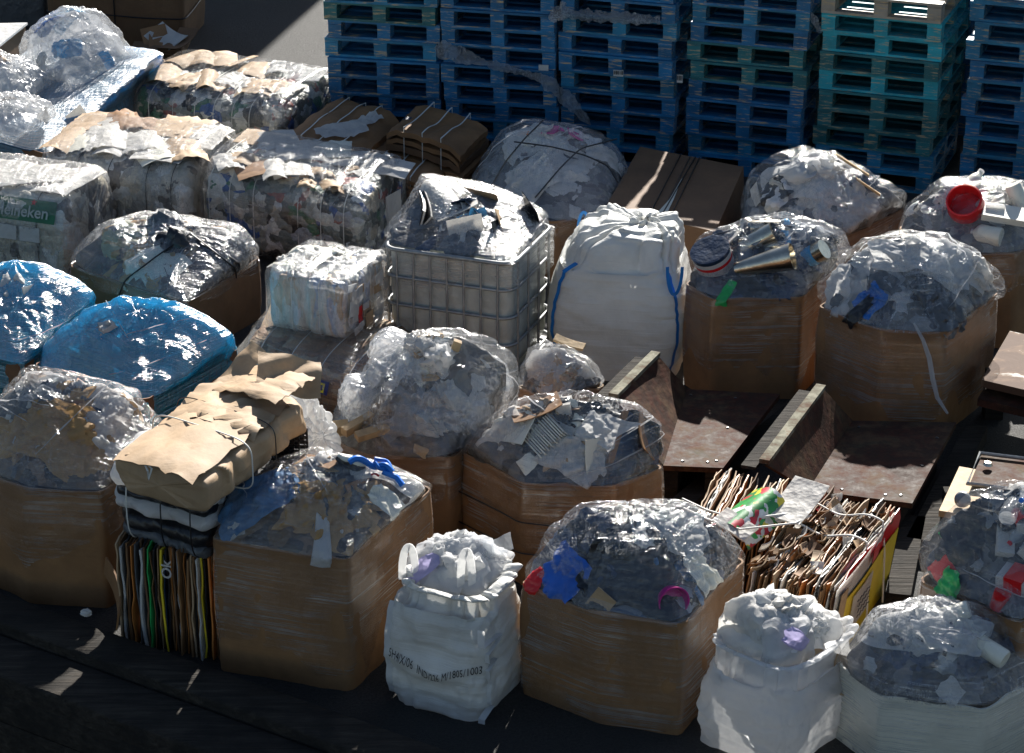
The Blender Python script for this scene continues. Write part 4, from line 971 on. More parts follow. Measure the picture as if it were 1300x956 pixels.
# ================================================================== stack with the tan bale (left front)
TX = [KRAFT2, KRAFT, WHITEC, BLACKP, KRAFT, KRAFTD, ORANP, KRAFT, GREYP, KRAFTD, WHITEC, BLACKP, KRAFTD, GREENP, KRAFT, BLACKP, KRAFT2, KRAFTD, YELP, NAVYP, BLACKP, KRAFT, ORANP, KRAFTD, WHITEP, KRAFT, KRAFTD, ORANP, BLACKP, KRAFT, KRAFT2, BLACKP]
def upright_bale(name, label, A, B, C, zt, z0, seed, n, mats, jag=.04, twines=(), lean=.0, group=None, thick=.6, dtop=.05, sidejag=.03):
    b = Bale(A, B, C, zt, z0, seed, rnd=.05); r = b.root(name, label, 'bale', group); rr = random.Random(seed); mb = MB()
    nv, nw = 12, 9
    for k in range(n):
        u0 = (k + .5) / n; th = b.lx / n * thick * rr.uniform(.5, 1.3); v = np.linspace(0, 1, nv); w = np.linspace(0, 1, nw); V, Wg = np.meshgrid(v, w, indexing='ij')
        Vv = V * (1 + rr.uniform(-sidejag, sidejag)) + rr.uniform(-sidejag, sidejag); top = 1 + rr.uniform(-dtop, dtop) 
        P = b.P(u0 + 0 * V, Vv, Wg * top); s_ = .010 * crumple(P * 8, seed + k) + .012 * noise(P * 4 + k * .4, seed) + lean * (Wg - .5) * b.h
        edge = .018 * noise(np.stack([V * 9, Wg * 3, 0 * V + k], -1), seed) * (Wg > .9)
        ex = b.EX / b.lx; P = P + s_[..., None] * ex; P[..., 2] += edge
        A1, B1 = P - ex * th / 2, P + ex * th / 2; m = mats[k % len(mats)] if k < len(mats) else rr.choice(mats)
        mb.grid(A1, m); mb.grid(B1, m)
        for e in ((0, slice(None)), (-1, slice(None)), (slice(None), -1)): mb.grid(np.stack([A1[e], B1[e]], 1), m)
    adopt(mb.build('cardboard_sheets', None), r)
    return r, b
T1r, T1b = upright_bale('cardboard_bale', 'lowest bale of upright coloured card sheets, under black and white plastic', (146, 688), (272, 712), (322, 640), .62, 0, 501, 40, TX, thick=.6, dtop=.03, sidejag=.05)
mb = MB()
for k, (y, ch) in enumerate([(.48, 'Ok')]): pass
text_mesh('Ok', .085, WHITEC, lambda x, y: T1b.P(np.array(.53), np.array(0.), np.array(.87)) + np.array([.0, -.055, 0]) + T1b.EX / T1b.lx * (-y) * 1.0 + np.array([0, 0, 1]) * (x), T1r, bold=.002)
mb = MB(); j_slab(mb, T1b.P(np.array(-.06), np.array(.1), np.array(.42)), (-.95, -.3, .12), 1.45, .48, .12, .010, KRAFT, 3, .25); adopt(mb.build('loose_flap', None), T1r)
T2 = Bale((138, 592), (266, 632), (312, 578), 1.02, .645, 511, rnd=.12, ex=3.0, crum=.02, bulge=.02)
r = T2.root('plastic_bale', 'bulging bale of layered black and white plastic under the tan bale', 'bale')
mb = MB()
lay = [(.655, .10, GREYP, .94, -.0), (.72, .15, BLACKP, .95, 0), (.84, .12, WHITEP, 1.03, .01), (.91, .09, BLACKP, 1.0, .02), (.985, .16, WHITEP, 1.05, .02)]
for k, (zc, th, m, sc_, tl) in enumerate(lay):
    bb = Bale((138, 592), (266, 632), (312, 578), 1.02, .645, 520 + k, rnd=.07, ex=2.4, crum=.026, k=8, bulge=.0); bb.O = T2.O.copy(); bb.O[2] = zc - th / 2 - .02; bb.h = th * 1.15; cc = bb.O + (bb.EX + bb.EY) / 2
    bb.EX = bb.EX * sc_; bb.EY = bb.EY * sc_; n_ = cc - (bb.EX + bb.EY) / 2; n_[2] = bb.O[2]; bb.O = n_; bb.lx *= sc_; bb.ly *= sc_; bb.tilt = tl
    bb.mesh(mb, m, 0, .022)
adopt(mb.build('plastic_layers', None), r)
for u in (.25, .55, .8): 
    T2.strap(u, STRAPB if u > .5 else STRAPW, .004, .05, r)
# tan bale lying on top, reaching back over its neighbour
T3 = Bale((146, 575), (256, 612), (388, 506), 1.26, 1.05, 531, axis=1, rnd=.05, ex=5.0, crum=.026, k=4.5, bulge=.015, pinch=(.3, .66))
r = T3.root('cardboard_bale', 'tan bale of folded kraft paper lying on the black and white plastic bale', 'bale')
mb = MB(); T3.mesh(mb, KRAFT2); adopt(mb.build('pressed_block', None), r)
mb = MB()
for f in [(.5, .30, .62, .80, .012, 0.0, .02, .022), (.50, .66, .66, .46, .02, .06, .0, .03), (.56, .90, .64, .40, .07, -.1, .10, .022)]:
    T3.flap(mb, f[0], f[1], f[2] * .9, f[3], KRAFT2, int(f[1] * 100), lift=f[4], arch=.035, yaw=f[5], crum=f[7], over=.07, tilt=f[6])
j_sheet(mb, T3.P(np.array(.25), np.array(.98), np.array(1.35)), (-.5, -.3, .8), .6, .34, .22, KRAFT2, 77, .03, 5, 15, .6)
j_sheet(mb, T3.P(np.array(.80), np.array(1.0), np.array(1.5)), (.3, -.5, .8), .3, .36, .26, KRAFT2, 78, .03, 5, 15, .6)
adopt(mb.build('folded_flaps', None), r)
T3.strap(.40, STRAPW, .004, .036, r); T3.strap(.62, STRAPB, .0035, .036, r)
mb = MB(); c = T3.P(np.array(.42), np.array(-.02), np.array(.95)); mb.tube([c + np.array([-.02, 0, .03]), c + np.array([0, -.03, .0]), c + np.array([.0, -.03, -.05]), c + np.array([.02, -.02, .01]), c + np.array([-.01, -.01, .04])], .006, STRAPW, 6); adopt(mb.build('knot', None), r)

# white sheet bag and black crate behind the tan bale
def soft_dome(name, label, rim, h, pk, seed, mat, cat, amp=.03, under=None, **kw):
    hp = Heap(rim, h, pk, seed, rnd=kw.get('rnd', 6)); o = hp.film(mat, None, amp=amp, skirt=(1, 1.6), k=kw.get('k', 5), pulls=kw.get('pulls', 7), name=name); return hp, o
hp, o = soft_dome('plastic_bag', '', [(330, 560), (372, 598), (432, 575)], .70, [(340, 515), (350, 492), (372, 488), (400, 512), (424, 545)], 541, WHITEP, 'bag', amp=.03)
tag(o, 'crumpled white plastic bag between the tan bale and the box with wood offcuts', 'bag')
r = empty('plastic_crate', (*W(364, 590, .9)[:2], .80)); tag(r, 'small black perforated crate poking out behind the denim-topped box', 'crate'); mb = MB(); c = W(366, 568, 1.0)
for i in range(7): mb.box(c + np.array([-.09 + i * .03, 0, 0]), (.008, .012, .15), BLACKP)
for i in range(6): mb.box(c + np.array([0, -.001, -.07 + i * .028]), (.2, .010, .008), BLACKP)
mb.box(c + np.array([0, .12, -.01]), (.2, .012, .14), BLACKP); mb.box(c + np.array([0, .06, -.075]), (.2, .12, .01), BLACKP); adopt(mb.build('crate_shell', None, False), r)
hpb, o = soft_dome('plastic_bag', '', [(330, 640), (372, 650), (385, 590)], .62, [(345, 610), (360, 590), (375, 575)], 547, BLACKP, 'bag'); tag(o, 'black plastic bag wedged behind the tan bale beside the denim', 'bag')

# ================================================================== bale of upright sheets at the right with yellow board
KX = [KRAFT, KRAFT2, KRAFTD, KRAFT, WHITEC, KRAFT, KRAFTD, KRAFT2, KRAFT, REDP, KRAFT, KRAFTD, KRAFT2, KRAFT, GREYP, KRAFT, KRAFTD, KRAFT, ORANP, KRAFT2, KRAFT, BLACKP, KRAFT, KRAFT2, WHITEC]
r, b = upright_bale('cardboard_bale', 'bale of upright brown card sheets ended by a yellow board with a paper note', (945, 722), (1056, 750), (1134, 650), .52, 0, 551, 62, KX, thick=.62, dtop=.08, sidejag=.05, lean=.12)
ang = math.atan2(b.EY[1], b.EY[0]); ex = b.EX / b.lx; ey = b.EY / b.ly
def end_panel(v0, v1, w0, w1, off, m, name, bend=.02, top=None):
    mb = MB(); q = np.linspace(0, 1, 10); V, Wg = np.meshgrid(v0 + (v1 - v0) * q, w0 + (w1 - w0) * q, indexing='ij')
    P = b.P(1.0 + 0 * V, V, Wg); P = P + ex * (off + bend * np.sin(V * 5)[..., None] * .5 + .12 * (Wg[..., None] - .5) * b.h)
    mb.grid(P, m); mb.grid(P - ex * .004, m); o = mb.build(name, None); adopt(o, r); return P
end_panel(-.02, .95, -.0, 1.04, .006, WHITEC, 'white_board'); end_panel(.12, 1.03, .0, .80, .020, YELP, 'yellow_board'); P = end_panel(.22, .55, .28, .74, .032, WHITEC, 'paper_note')
end_panel(.5, .62, .86, 1.02, .026, REDP, 'red_print'); end_panel(.02, .12, .55, .95, .022, KRAFT2, 'board_edge')
mb = MB()
for k in range(4): mb.tube([b.P(np.array(1.0), np.array(.30 + .2 * t), np.array(.60 - .06 * k + .015 * math.sin(t * 25 + k * 2))) + ex * (.045 + .006) for t in np.linspace(0, 1, 16)], .0022, INK, 4)
adopt(mb.build('handwriting', None), r)
mb = MB()
for k in range(80):
    u, v = rg3.uniform(.02, .95), rg3.uniform(.03, .97); j_slab(mb, b.P(np.array(u), np.array(v), np.array(1.0)) + np.array([0, 0, .01]), ex * rg3.uniform(-1.2, 1.2) + np.array([0, 0, rg3.uniform(.2, 1.)]) + ey * rg3.uniform(-.2, .2), 1.2 + rg3.uniform(-.3, .3), rg3.uniform(.06, .16), rg3.uniform(.03, .12), .005, rg3.choice([KRAFT, KRAFT2, KRAFT2, KRAFTD, WHITEC, REDP if k % 11 == 0 else KRAFT]), k, .5)
adopt(mb.build('torn_edges', None), r)
mb = MB(); j_slab(mb, b.P(np.array(.10), np.array(.62), np.array(1.0)) + np.array([.01, 0, .13]), (-.15, -.25, 1), math.radians(62), .36, .22, .005, WHITEC, 3, .1); o = mb.build('white_card'); tag(o, 'blank white card lying on top of the upright sheet bale with yellow end board', 'card')
for w in (.25, .52):
    mb = MB(); q = np.linspace(-.15, 1.03, 22); P = b.P(q, w + .25 + 0 * q, 1.06 + 0 * q); P[:, 2] += .02 + .02 * np.sin(q * 9); mb.tube(np.concatenate([P, [b.P(np.array(1.06), np.array(w + .27), np.array(.7))], [b.P(np.array(1.07), np.array(w + .28), np.array(.1))]]), .006, STRAPW, 6); adopt(mb.build('twine', None), r)
r, b2 = upright_bale('cardboard_bale', 'smaller bale of upright card sheets with a colourful printed carton, left of the yellow-ended bale', (868, 652), (984, 684), (1014, 622), .50, 0, 561, 38, [KRAFT, KRAFT2, KRAFT, GREYP, KRAFT2, WHITEC, KRAFT, KRAFTD, KRAFT2, ORANP], thick=.5, dtop=.08, sidejag=.06, lean=.2)
# printed carton on it
PRN = mix_mat('fruit_print', [(.02, .26, .05), (.03, .35, .06), (.75, .75, .70), (.60, .02, .04), (.02, .22, .05), (.80, .65, .05), (.75, .76, .74)], 16, rough=.4, bump=.001)
mb = MB(); c = W(955, 655, .60); R = basis((.1, -.35, 1), math.radians(58))
q = np.linspace(-.5, .5, 12); U, V = np.meshgrid(q * .40, q * .26, indexing='ij'); Z = .10 * np.cos(V / .26 * PI) - .03
G = np.stack([U, V, Z], -1) @ R.T + c; mb.grid(G, PRN); mb.grid(G - R[:, 2] * .006, KRAFT); mb.box(c + R @ np.array([.17, 0, .055]), (.14, .22, .012), WHITEC, R)
o = mb.build('printed_carton'); tag(o, 'flattened green and red printed carton lying on the smaller upright sheet bale', 'carton')
for k, v in enumerate((.2, .6)):
    mb = MB(); P = np.array([W(868, 645, .53), W(900, 660, .56), W(940, 672, .62), W(975, 668, .62), W(1010, 664, .62), W(1030, 654, .6)]) + np.array([0, .12 * k, 0]); mb.tube(P, .006, STRAPW, 6); adopt(mb.build('twine', None), r)

# ================================================================== white sacks
def webbing(P, w, m, root, name='strap', nrm=None):
    """flat band along P, width direction from neighbours"""
    P = np.array(P); T = np.gradient(P, axis=0); T /= np.linalg.norm(T, axis=1)[:, None]; N = nrm if nrm is not None else np.array([0, -1., .3])
    S = np.cross(T, N); S /= np.linalg.norm(S, axis=1)[:, None] + 1e-9; mb = MB(); G = np.stack([P - S * w / 2, P + S * w / 2], 1); Nn = np.cross(S, T)
    mb.grid(G, m); mb.grid(G + Nn[:, None] * .003, m); o = mb.build(name, None); adopt(o, root); return o
def gathered_sack(name, label, c, hw, hd, yaw, h, gat, gz, seed, open_k=None, mat=None, cat='bulk bag', z0=0.0, folds=.075, wr=1.0):
    root = empty(name, (c[0], c[1], 0)); tag(root, label, cat); n = 220; mat = mat or WOVEN; th = np.linspace(0, 2 * PI, n, endpoint=False)
    cs, sn = np.cos(th), np.sin(th); pw = 2 / 4.5; X0 = np.sign(cs) * np.abs(cs) ** pw; Y0 = np.sign(sn) * np.abs(sn) ** pw
    ca, sa = math.cos(yaw), math.sin(yaw); rows = []
    for t in np.linspace(0, 1, 46):
        z = h * t; k = .90 + .15 * math.sin(PI * min(1, t * .92 + .04)) - .03 * t ** 6
        rows.append((k, z, 0.0))
    for t in np.linspace(0.03, 1, 40):
        k = .835 * (1 - t) ** .5 + .055 if open_k is None else .89 - (.89 - open_k) * math.sin(PI * min(1, t * 1.15)) ** 1.0 * (1 if t < .6 else .8); z = h + (gz - h) * (1 - (1 - t) ** 2.2) + .03 * math.sin(t * PI); rows.append((k, z, t))
    G = []
    for k, z, t in rows:
        x, y = X0 * hw * k, Y0 * hd * k; cx, cy = gat[0] * t ** 1.3, gat[1] * t ** 1.3
        p = np.stack([x + cx, y + cy, np.full(n, z)], -1)
        d = .010 * crumple(p * np.array([3, 3, 14]), seed) + .016 * (wr - 1) * crumple(p * np.array([4, 4, 2.5]), seed + 2) + .006 * (wr - 1) * crumple(p * np.array([11, 11, 7]), seed + 6) + .014 * noise(p * np.array([2.5, 2.5, 5]), seed)
        fold = (np.abs(np.sin(th * 6.5 + 1.5 * noise(np.stack([cs * 2, sn * 2, th * 0], -1), seed))) ** .6 - .6)
        d = d + min(t * 2.2, 1) * (1 - .5 * t) * folds * fold + min(t * 3, 1) * .03 * crumple(p * 8, seed + 5)
        sagz = -.05 * math.exp(-((t - .15) / .12) ** 2) * (1 + noise(np.stack([cs * 3, sn * 3, th * 0], -1), seed + 8)) if t > 0 else 0
        r_ = np.sqrt((x) ** 2 + (y) ** 2) + 1e-6; p = p + np.stack([x / r_ * d, y / r_ * d, .7 * d * (t > 0) + sagz], -1)
        G.append(np.stack([p[:, 0] * ca - p[:, 1] * sa, p[:, 0] * sa + p[:, 1] * ca, np.maximum(p[:, 2], .004)], -1))
    G = np.array(G).transpose(1, 0, 2); mb = MB(); mb.grid(G, mat, closed_u=True); body = mb.build('sack_body', root)
    if open_k is not None: return root, G
    # ruffled knot
    mb = MB(); kn = []
    q = np.linspace(0, 1, 16); g3 = np.array([gat[0] * ca - gat[1] * sa, gat[0] * sa + gat[1] * ca, gz - .02])
    for t in q:
        r_ = (.045 + .075 * t ** 1.4) * (1 + .35 * np.sin(th * 7 + t * 2)) + .01 * noise(np.stack([cs * 3, sn * 3, th * 0 + t * 4], -1), seed)
        r_ = r_ * .8
        kn.append(np.stack([r_ * cs, r_ * sn, .08 * t + .02 * np.sin(th * 5 + t * 5) - .05 * t ** 4 + 0 * th], -1) + g3)
    mb.grid(np.array(kn).transpose(1, 0, 2), WOVEN, closed_u=True); mb.build('knot', root)
    return root, G
cB = (W(697, 478)[:2] + W(864, 492)[:2]) / 2 + np.array([.06, .42])
root, G = gathered_sack('bulk_bag', 'tall tied white woven sack with blue corner straps, right of the caged tank', cB, .47, .44, math.radians(-8), .78, (.14, .08), 1.00, 601)
def col_(G, deg, off=.012, j0=0, j1=52): 
    i = int(deg / 360 * len(G)) % len(G); P = G[i, j0:j1].copy(); c = P[:, :2].copy(); L = np.linalg.norm(c, axis=1)[:, None] + 1e-6; P[:, :2] += c / L * off; return P + np.array([*cB, 0]) 
for dg in (227, 312):
    P = col_(G, dg, .010, 2, 50); webbing(P[::2], .026, BLUEST, root, 'corner_strap', np.array([(-.7 if dg < 270 else .7), -.7, .2]))
a = col_(G, 312, .02)[44]; mb = MB(); t = np.linspace(0, PI, 18); P = a + np.stack([.05 * np.cos(t) + .02, -.05 + 0 * t, -.02 - .20 * np.sin(t) + .12], -1); webbing(P, .022, BLUEST, root, 'lifting_loop', np.array([.3, -1, .2]))
a = col_(G, 227, .02)[44]; t = np.linspace(0, 1, 14)[:, None]; P = a + t * np.array([.30, .10, .10]) + np.array([0, -.01, .03]) * np.sin(t * PI); webbing(P, .03, BLUEST, root, 'lifting_loop', np.array([0, -.5, 1]))
a = col_(G, 120, .02)[46]; t = np.linspace(0, PI, 14); P = a + np.stack([.04 * np.cos(t), 0 * t, .15 * np.sin(t)], -1); webbing(P, .022, BLUEST, root, 'lifting_loop', np.array([0, -1, .1]))

# printed white sack (front)
poly, c2 = rim_poly([(486, 745), (616, 775), (668, 712)], .70)
e1, e2 = poly[1] - poly[0], poly[2] - poly[1]; yw = math.atan2(e1[1], e1[0])
root, Gs = gathered_sack('bulk_bag', 'soft white woven sack printed with black code text, between two front boxes', c2, np.linalg.norm(e1) / 2 * 1.02, np.linalg.norm(e2) / 2 * 1.0, yw, .60, (.02, .04), .675, 611, open_k=.70, folds=.05, wr=2.2)
me = [c for c in root.children][0].data; bvh = BVHTree.FromPolygons([v.co + root.location for v in me.vertices], [list(p.vertices) for p in me.polygons])
def onto(bv, px, py, off=.006):
    d = Vector(ray(px, py)).normalized(); h_ = bv.ray_cast(Vector((0, 0, CAMH)), d); p = h_[0] if h_[0] is not None else Vector(W(px, py, .4)); return np.array(p) - np.array(d) * off
# frame of the printed face, lettering pressed on to the cloth along that face
pA, pB = np.array([*poly[0], 0]), np.array([*poly[1], 0]); fx = (pB - pA) / np.linalg.norm(pB - pA); fn = np.array([fx[1], -fx[0], 0])
def press(x, z, off=.010):
    o_ = pA + fx * x + np.array([0, 0, z]) + fn * .5; h_ = bvh.ray_cast(Vector(o_), Vector(-fn)); 
    return (np.array(h_[0]) if h_[0] is not None else o_ - fn * .5) + fn * off
Lf = np.linalg.norm(pB - pA)
def place(x, y):
    x = x * .62; X = Lf * .50 + x; Z = .30 + y + .38 * (x) ** 2 - .05 * math.exp(-((x) / .10) ** 2)
    return press(X, Z)
text_mesh('5H4/X/06  IND/226 M/1805/1003', .062, INK, place, root)
for (x0, sp_) in ((.015, .0), (Lf - .02, .0)):
    P = [press(x0 + sp_ * z, z, .008) for z in np.linspace(.03, .58, 24)]; webbing(P, .038, WHITEP, root, 'corner_strap', fn)
for (px, py, hh, ww) in ((519, 735, .19, .035), (592, 745, .21, .03)):
    b0 = W(px, py, .66); t = np.linspace(0, PI, 20); P = b0 + np.stack([ww * np.cos(t), .01 * np.sin(t * 2), hh * np.sin(t) ** .8], -1); webbing(P, .040, WHITEP, root, 'lifting_loop', np.array([.25, -1, .1]))
hpS = Heap([(500, 738), (612, 764), (658, 710)], .63, [(508, 712), (528, 690), (555, 678), (590, 684), (622, 680), (645, 696), (655, 718)], 613, rnd=10)
hpS.contents('white_film_waste', WHITEP, [('sheet', [WHITEP, HAZYP, WHITEP], .3), ('sheet', [HAZYP], .25), ('lump', [WHITEP], .2)], 36, rough=.05, label='crumpled white plastic film filling the open printed sack', cat='waste')
mb = MB(); hpS.drape(mb, hpS.spot(540, 718, .0)[0], .16, .6, LILAC, 4, .05, .02); tag(mb.build('plastic_wrapper'), 'small lilac plastic wrapper in the mouth of the printed sack', 'wrapper')
mb = MB(); j_sheet(mb, hpS.spot(634, 694, .0)[0], (.4, -.8, .3), 1.2, .16, .1, CLEARP, 8, .03, 8); tag(mb.build('plastic_wrapper'), 'clear bluish plastic wrapper sticking up at the back of the printed sack', 'wrapper')

# open translucent bag at the bottom right
poly, c2 = rim_poly([(894, 815), (985, 852), (1092, 808)], .54); e1, e2 = poly[1] - poly[0], poly[2] - poly[1]
THINB = sheet_mat('thin_white_plastic', (.88, .89, .90), .45, .6, .06, .003, .85)
root, Gs = gathered_sack('plastic_bag', 'open thin white bag holding crumpled white film, right of the front centre box', c2, np.linalg.norm(e1) / 2 * 1.36, np.linalg.norm(e2) / 2 * 1.30, math.atan2(e1[1], e1[0]), .44, (.0, .03), .55, 621, open_k=.78, folds=.06, wr=2.8, mat=THINB, cat='bag')
hpO = Heap([(902, 812), (985, 848), (1085, 806)], .53, [(903, 785), (922, 756), (955, 744), (1000, 746), (1048, 756), (1080, 782), (960, 790, -.2), (1020, 795, -.2)], 623, rnd=10)
hpO.contents('white_film_waste', WHITEP, [('sheet', [WHITEP, HAZYP, WHITEC], .26), ('lump', [WHITEC, WHITEP], .2)], 30, rough=.05, label='crumpled white film and paper inside the open thin white bag', cat='waste')
mb = MB(); hpO.drape(mb, hpO.spot(1012, 812, 0)[0], .14, .6, LILAC, 4, .06, .02); tag(mb.build('plastic_wrapper'), 'lilac plastic scrap inside the open thin white bag', 'wrapper')
mb = MB(); j_slab(mb, hpO.spot(1050, 850, -.02)[0], (.2, -.8, .4), .3, .30, .2, .006, KRAFT2, 3, .1); tag(mb.build('cardboard_piece'), 'tan cardboard piece standing in the open thin white bag', 'cardboard')

# ================================================================== caged tank
def caged_tank():
    zt = .98; pA, pB, pC = W(486, 312, zt), W(650, 334, zt), W(702, 284, zt); EX, EY = pB - pA, pC - pB; lx, ly = np.linalg.norm(EX), np.linalg.norm(EY); ex, ey = EX / lx, EY / ly
    c = (pA + pC) / 2; root = empty('caged_tank', (c[0], c[1], 0)); tag(root, 'white plastic tank in a grey tubular steel cage, open top tented with film', 'tank')
    O = pA.copy(); O[2] = 0
    def ring(z, off, n=14, r=.10):
        pts = []
        for cx, cy, a0 in ((0, 0, PI), (lx, 0, 1.5 * PI), (lx, ly, 0), (0, ly, .5 * PI)):
            sx, sy = (1 if cx == 0 else -1), (1 if cy == 0 else -1)
            for t in np.linspace(0, PI / 2, n): 
                a = a0 + t; pts.append(O + ex * (cx + sx * r + (r + off) * math.cos(a)) + ey * (cy + sy * r + (r + off) * math.sin(a)) + np.array([0, 0, z]))
        return np.array(pts)
    TANK = sheet_mat('milky_tank_plastic', (.72, .74, .68), .35, .3, .25, .002)
    mb = MB(); zs = [.16, .18, .24, .36, .40, .44, .56, .60, .64, .78, .82, .90, .955]; off = [-.08, -.04, -.024, -.022, -.034, -.022, -.022, -.034, -.022, -.022, -.030, -.024, -.03]
    G = np.array([ring(z, o_) for z, o_ in zip(zs, off)]).transpose(1, 0, 2); Gi = np.array([ring(z, -.045) for z in (.955, .3)]).transpose(1, 0, 2); mb.grid(np.concatenate([G, Gi], 1), TANK, closed_u=True); mb.add(ring(.3, -.045), [list(range(56))], TANK)
    adopt(mb.build('tank_body', None), root)
    cage = []
    for k, z in enumerate((.17, .37, .57, .77, .965)):
        mb = MB(); mb.tube(ring(z, .0), .012 if k < 4 else .016, GALV, 8, closed=True); o = mb.build('cage_tube', None); adopt(o, root)
    def vert(p, nrm):
        mb = MB(); mb.tube([p + nrm * .006 + np.array([0, 0, z]) for z in np.linspace(.13, .955, 6)], .009, GALV, 8); adopt(mb.build('cage_tube', None), root)
    for i in range(7): vert(O + ex * (.10 + (lx - .2) * i / 6), -ey * 1); vert(O + ex * (.10 + (lx - .2) * i / 6) + ey * ly, ey)
    for i in range(4): vert(O + ey * (.10 + (ly - .2) * i / 3) + ex * lx, ex); vert(O + ey * (.10 + (ly - .2) * i / 3), -ex)
    mb = MB(); yaw = math.atan2(ex[1], ex[0]); Rz = rotm(0, 0, yaw); cc = O + ex * lx / 2 + ey * ly / 2
    for i in (-1, 0, 1):
        for j in (-1, 0, 1): mb.box(cc + ex * i * (lx / 2 - .07) + ey * j * (ly / 2 - .07) + np.array([0, 0, .06]), (.13, .13, .10), GALV, Rz)
    mb.box(cc + np.array([0, 0, .122]), (lx, ly, .02), GALV, Rz); mb.box(cc + np.array([0, 0, .006]), (lx - .02, ly - .02, .012), GALV, Rz); adopt(mb.build('base_frame', None, False), root)
    return root
root = caged_tank()
hpI = Heap([(484, 310), (650, 334), (703, 284)], .98, [(482, 300, -.1), (536, 220, .30), (560, 224, .30), (620, 234, .30), (660, 252, .2), (700, 268, .25), (600, 268, .0)], 631, rnd=0, over=1.01, shoulder=.4)
f = hpI.film(FILM, None, amp=.014, skirt=(.12, .35), k=3.5, pulls=7, gap=.022, bulge=.0); adopt(f, root)
hpI.contents('book_waste', WASTE_GREY, [('slab', [NAVYP, WHITEC], .26), ('slab', [WHITEC, CREAM, BLACKP], .24), ('sheet', [WHITEC, GREYP], .3), ('slab', [KRAFT2, WHITEC], .2)], 50, rough=.03, label='books, binders and board offcuts heaped in the open caged tank', cat='waste')
for k, (px, py, sp_) in enumerate([(565, 285, .6), (620, 292, 2.4), (505, 262, 1.5)]):
    mb = MB(); p, n_ = hpI.spot(px, py, .17); 
    for q_, sg in enumerate((-1, 1)): j_slab(mb, p, n_ + np.array([.45 * sg, -.3, 0]), sp_, .26, .20, .012, WHITEC, 5 + k + q_, .15); j_slab(mb, p + n_ * .012, n_ + np.array([.45 * sg, -.3, 0]), sp_, .27, .21, .004, [NAVYP, CYANP, BLACKP][k], 5 + k, .15)
    tag(mb.build('open_book'), ['open book with blue cover lying page edges forward in the caged tank', 'thick catalogue with pale page edges, front right in the caged tank', 'dark covered book at the left of the caged tank'][k], 'book')

# ================================================================== strapped closed carton in the shade
def closed_carton(name, label, A, B, C, zt, m, z0=0.0, cat='box', seed=1):
    a, b_, c = W(*A, zt), W(*B, zt), W(*C, zt); d = a + c - b_; cen = (a + c) / 2; r = empty(name, (cen[0], cen[1], z0)); tag(r, label, cat)
    mb = MB(); n = 14; q = np.linspace(0, 1, n); U, V = np.meshgrid(q, q, indexing='ij'); T = a + U[..., None] * (b_ - a) + V[..., None] * (d - a)
    T[..., 2] += -.010 * np.sin(PI * U) * np.sin(PI * V) + .004 * noise(T * 5, seed); T[..., 2] -= .008 * np.exp(-((V - .5) / .02) ** 2) * 0
    mb.grid(T, m)
    for e in ((0, slice(None)), (-1, slice(None)), (slice(None), 0), (slice(None), -1)):
        P = T[e]; cc = cen; rows = []
        for t in np.linspace(0, 1, 8):
            Q = P.copy(); Q[:, 2] = P[:, 2] * (1 - t) + z0 * t; dd = Q - cc; dd[:, 2] = 0; Q += dd / np.linalg.norm(dd, axis=1)[:, None] * .015 * math.sin(PI * t); rows.append(Q)
        mb.grid(np.array(rows), m)
    adopt(mb.build('box_wall', None), r); return r, a, b_, c, d
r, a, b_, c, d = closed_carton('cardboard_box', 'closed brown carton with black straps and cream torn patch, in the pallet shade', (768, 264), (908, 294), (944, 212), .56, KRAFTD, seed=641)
for u in (.40, .58, .50):
    P = []; s0, s1 = a + (b_ - a) * u, d + (c - d) * (u + (.04 if u == .5 else 0))
    for t in np.linspace(.0, 1, 5): P.append(s0 + np.array([0, -.018, -.56 * (1 - t)]) * 1.0)
    for t in np.linspace(0, 1, 8): P.append(s0 * (1 - t) + s1 * t + np.array([0, 0, .004]))
    mb = MB(); mb.tube(P, .005, STRAPB, 6); adopt(mb.build('strap', None), r)
mb = MB(); z = np.array([0, 0, .003]); e1, e2 = (b_ - a), (d - a)
mb.add([a + e1 * .44 + e2 * .02 + z, a + e1 * .54 + e2 * .03 + z, a + e1 * .535 + e2 * .32 + z, a + e1 * .515 + e2 * .66 + z, a + e1 * .50 + e2 * .30 + z], [[0, 1, 2, 3, 4]], CREAM); adopt(mb.build('torn_patch', None, False), r)
mb = MB(); mb.grid(np.array([[a + e1 * u + e2 * v + np.array([0, 0, .002]) for u in (.488, .496)] for v in np.linspace(0, 1, 5)]), BLACKP); adopt(mb.build('flap_seam', None), r)

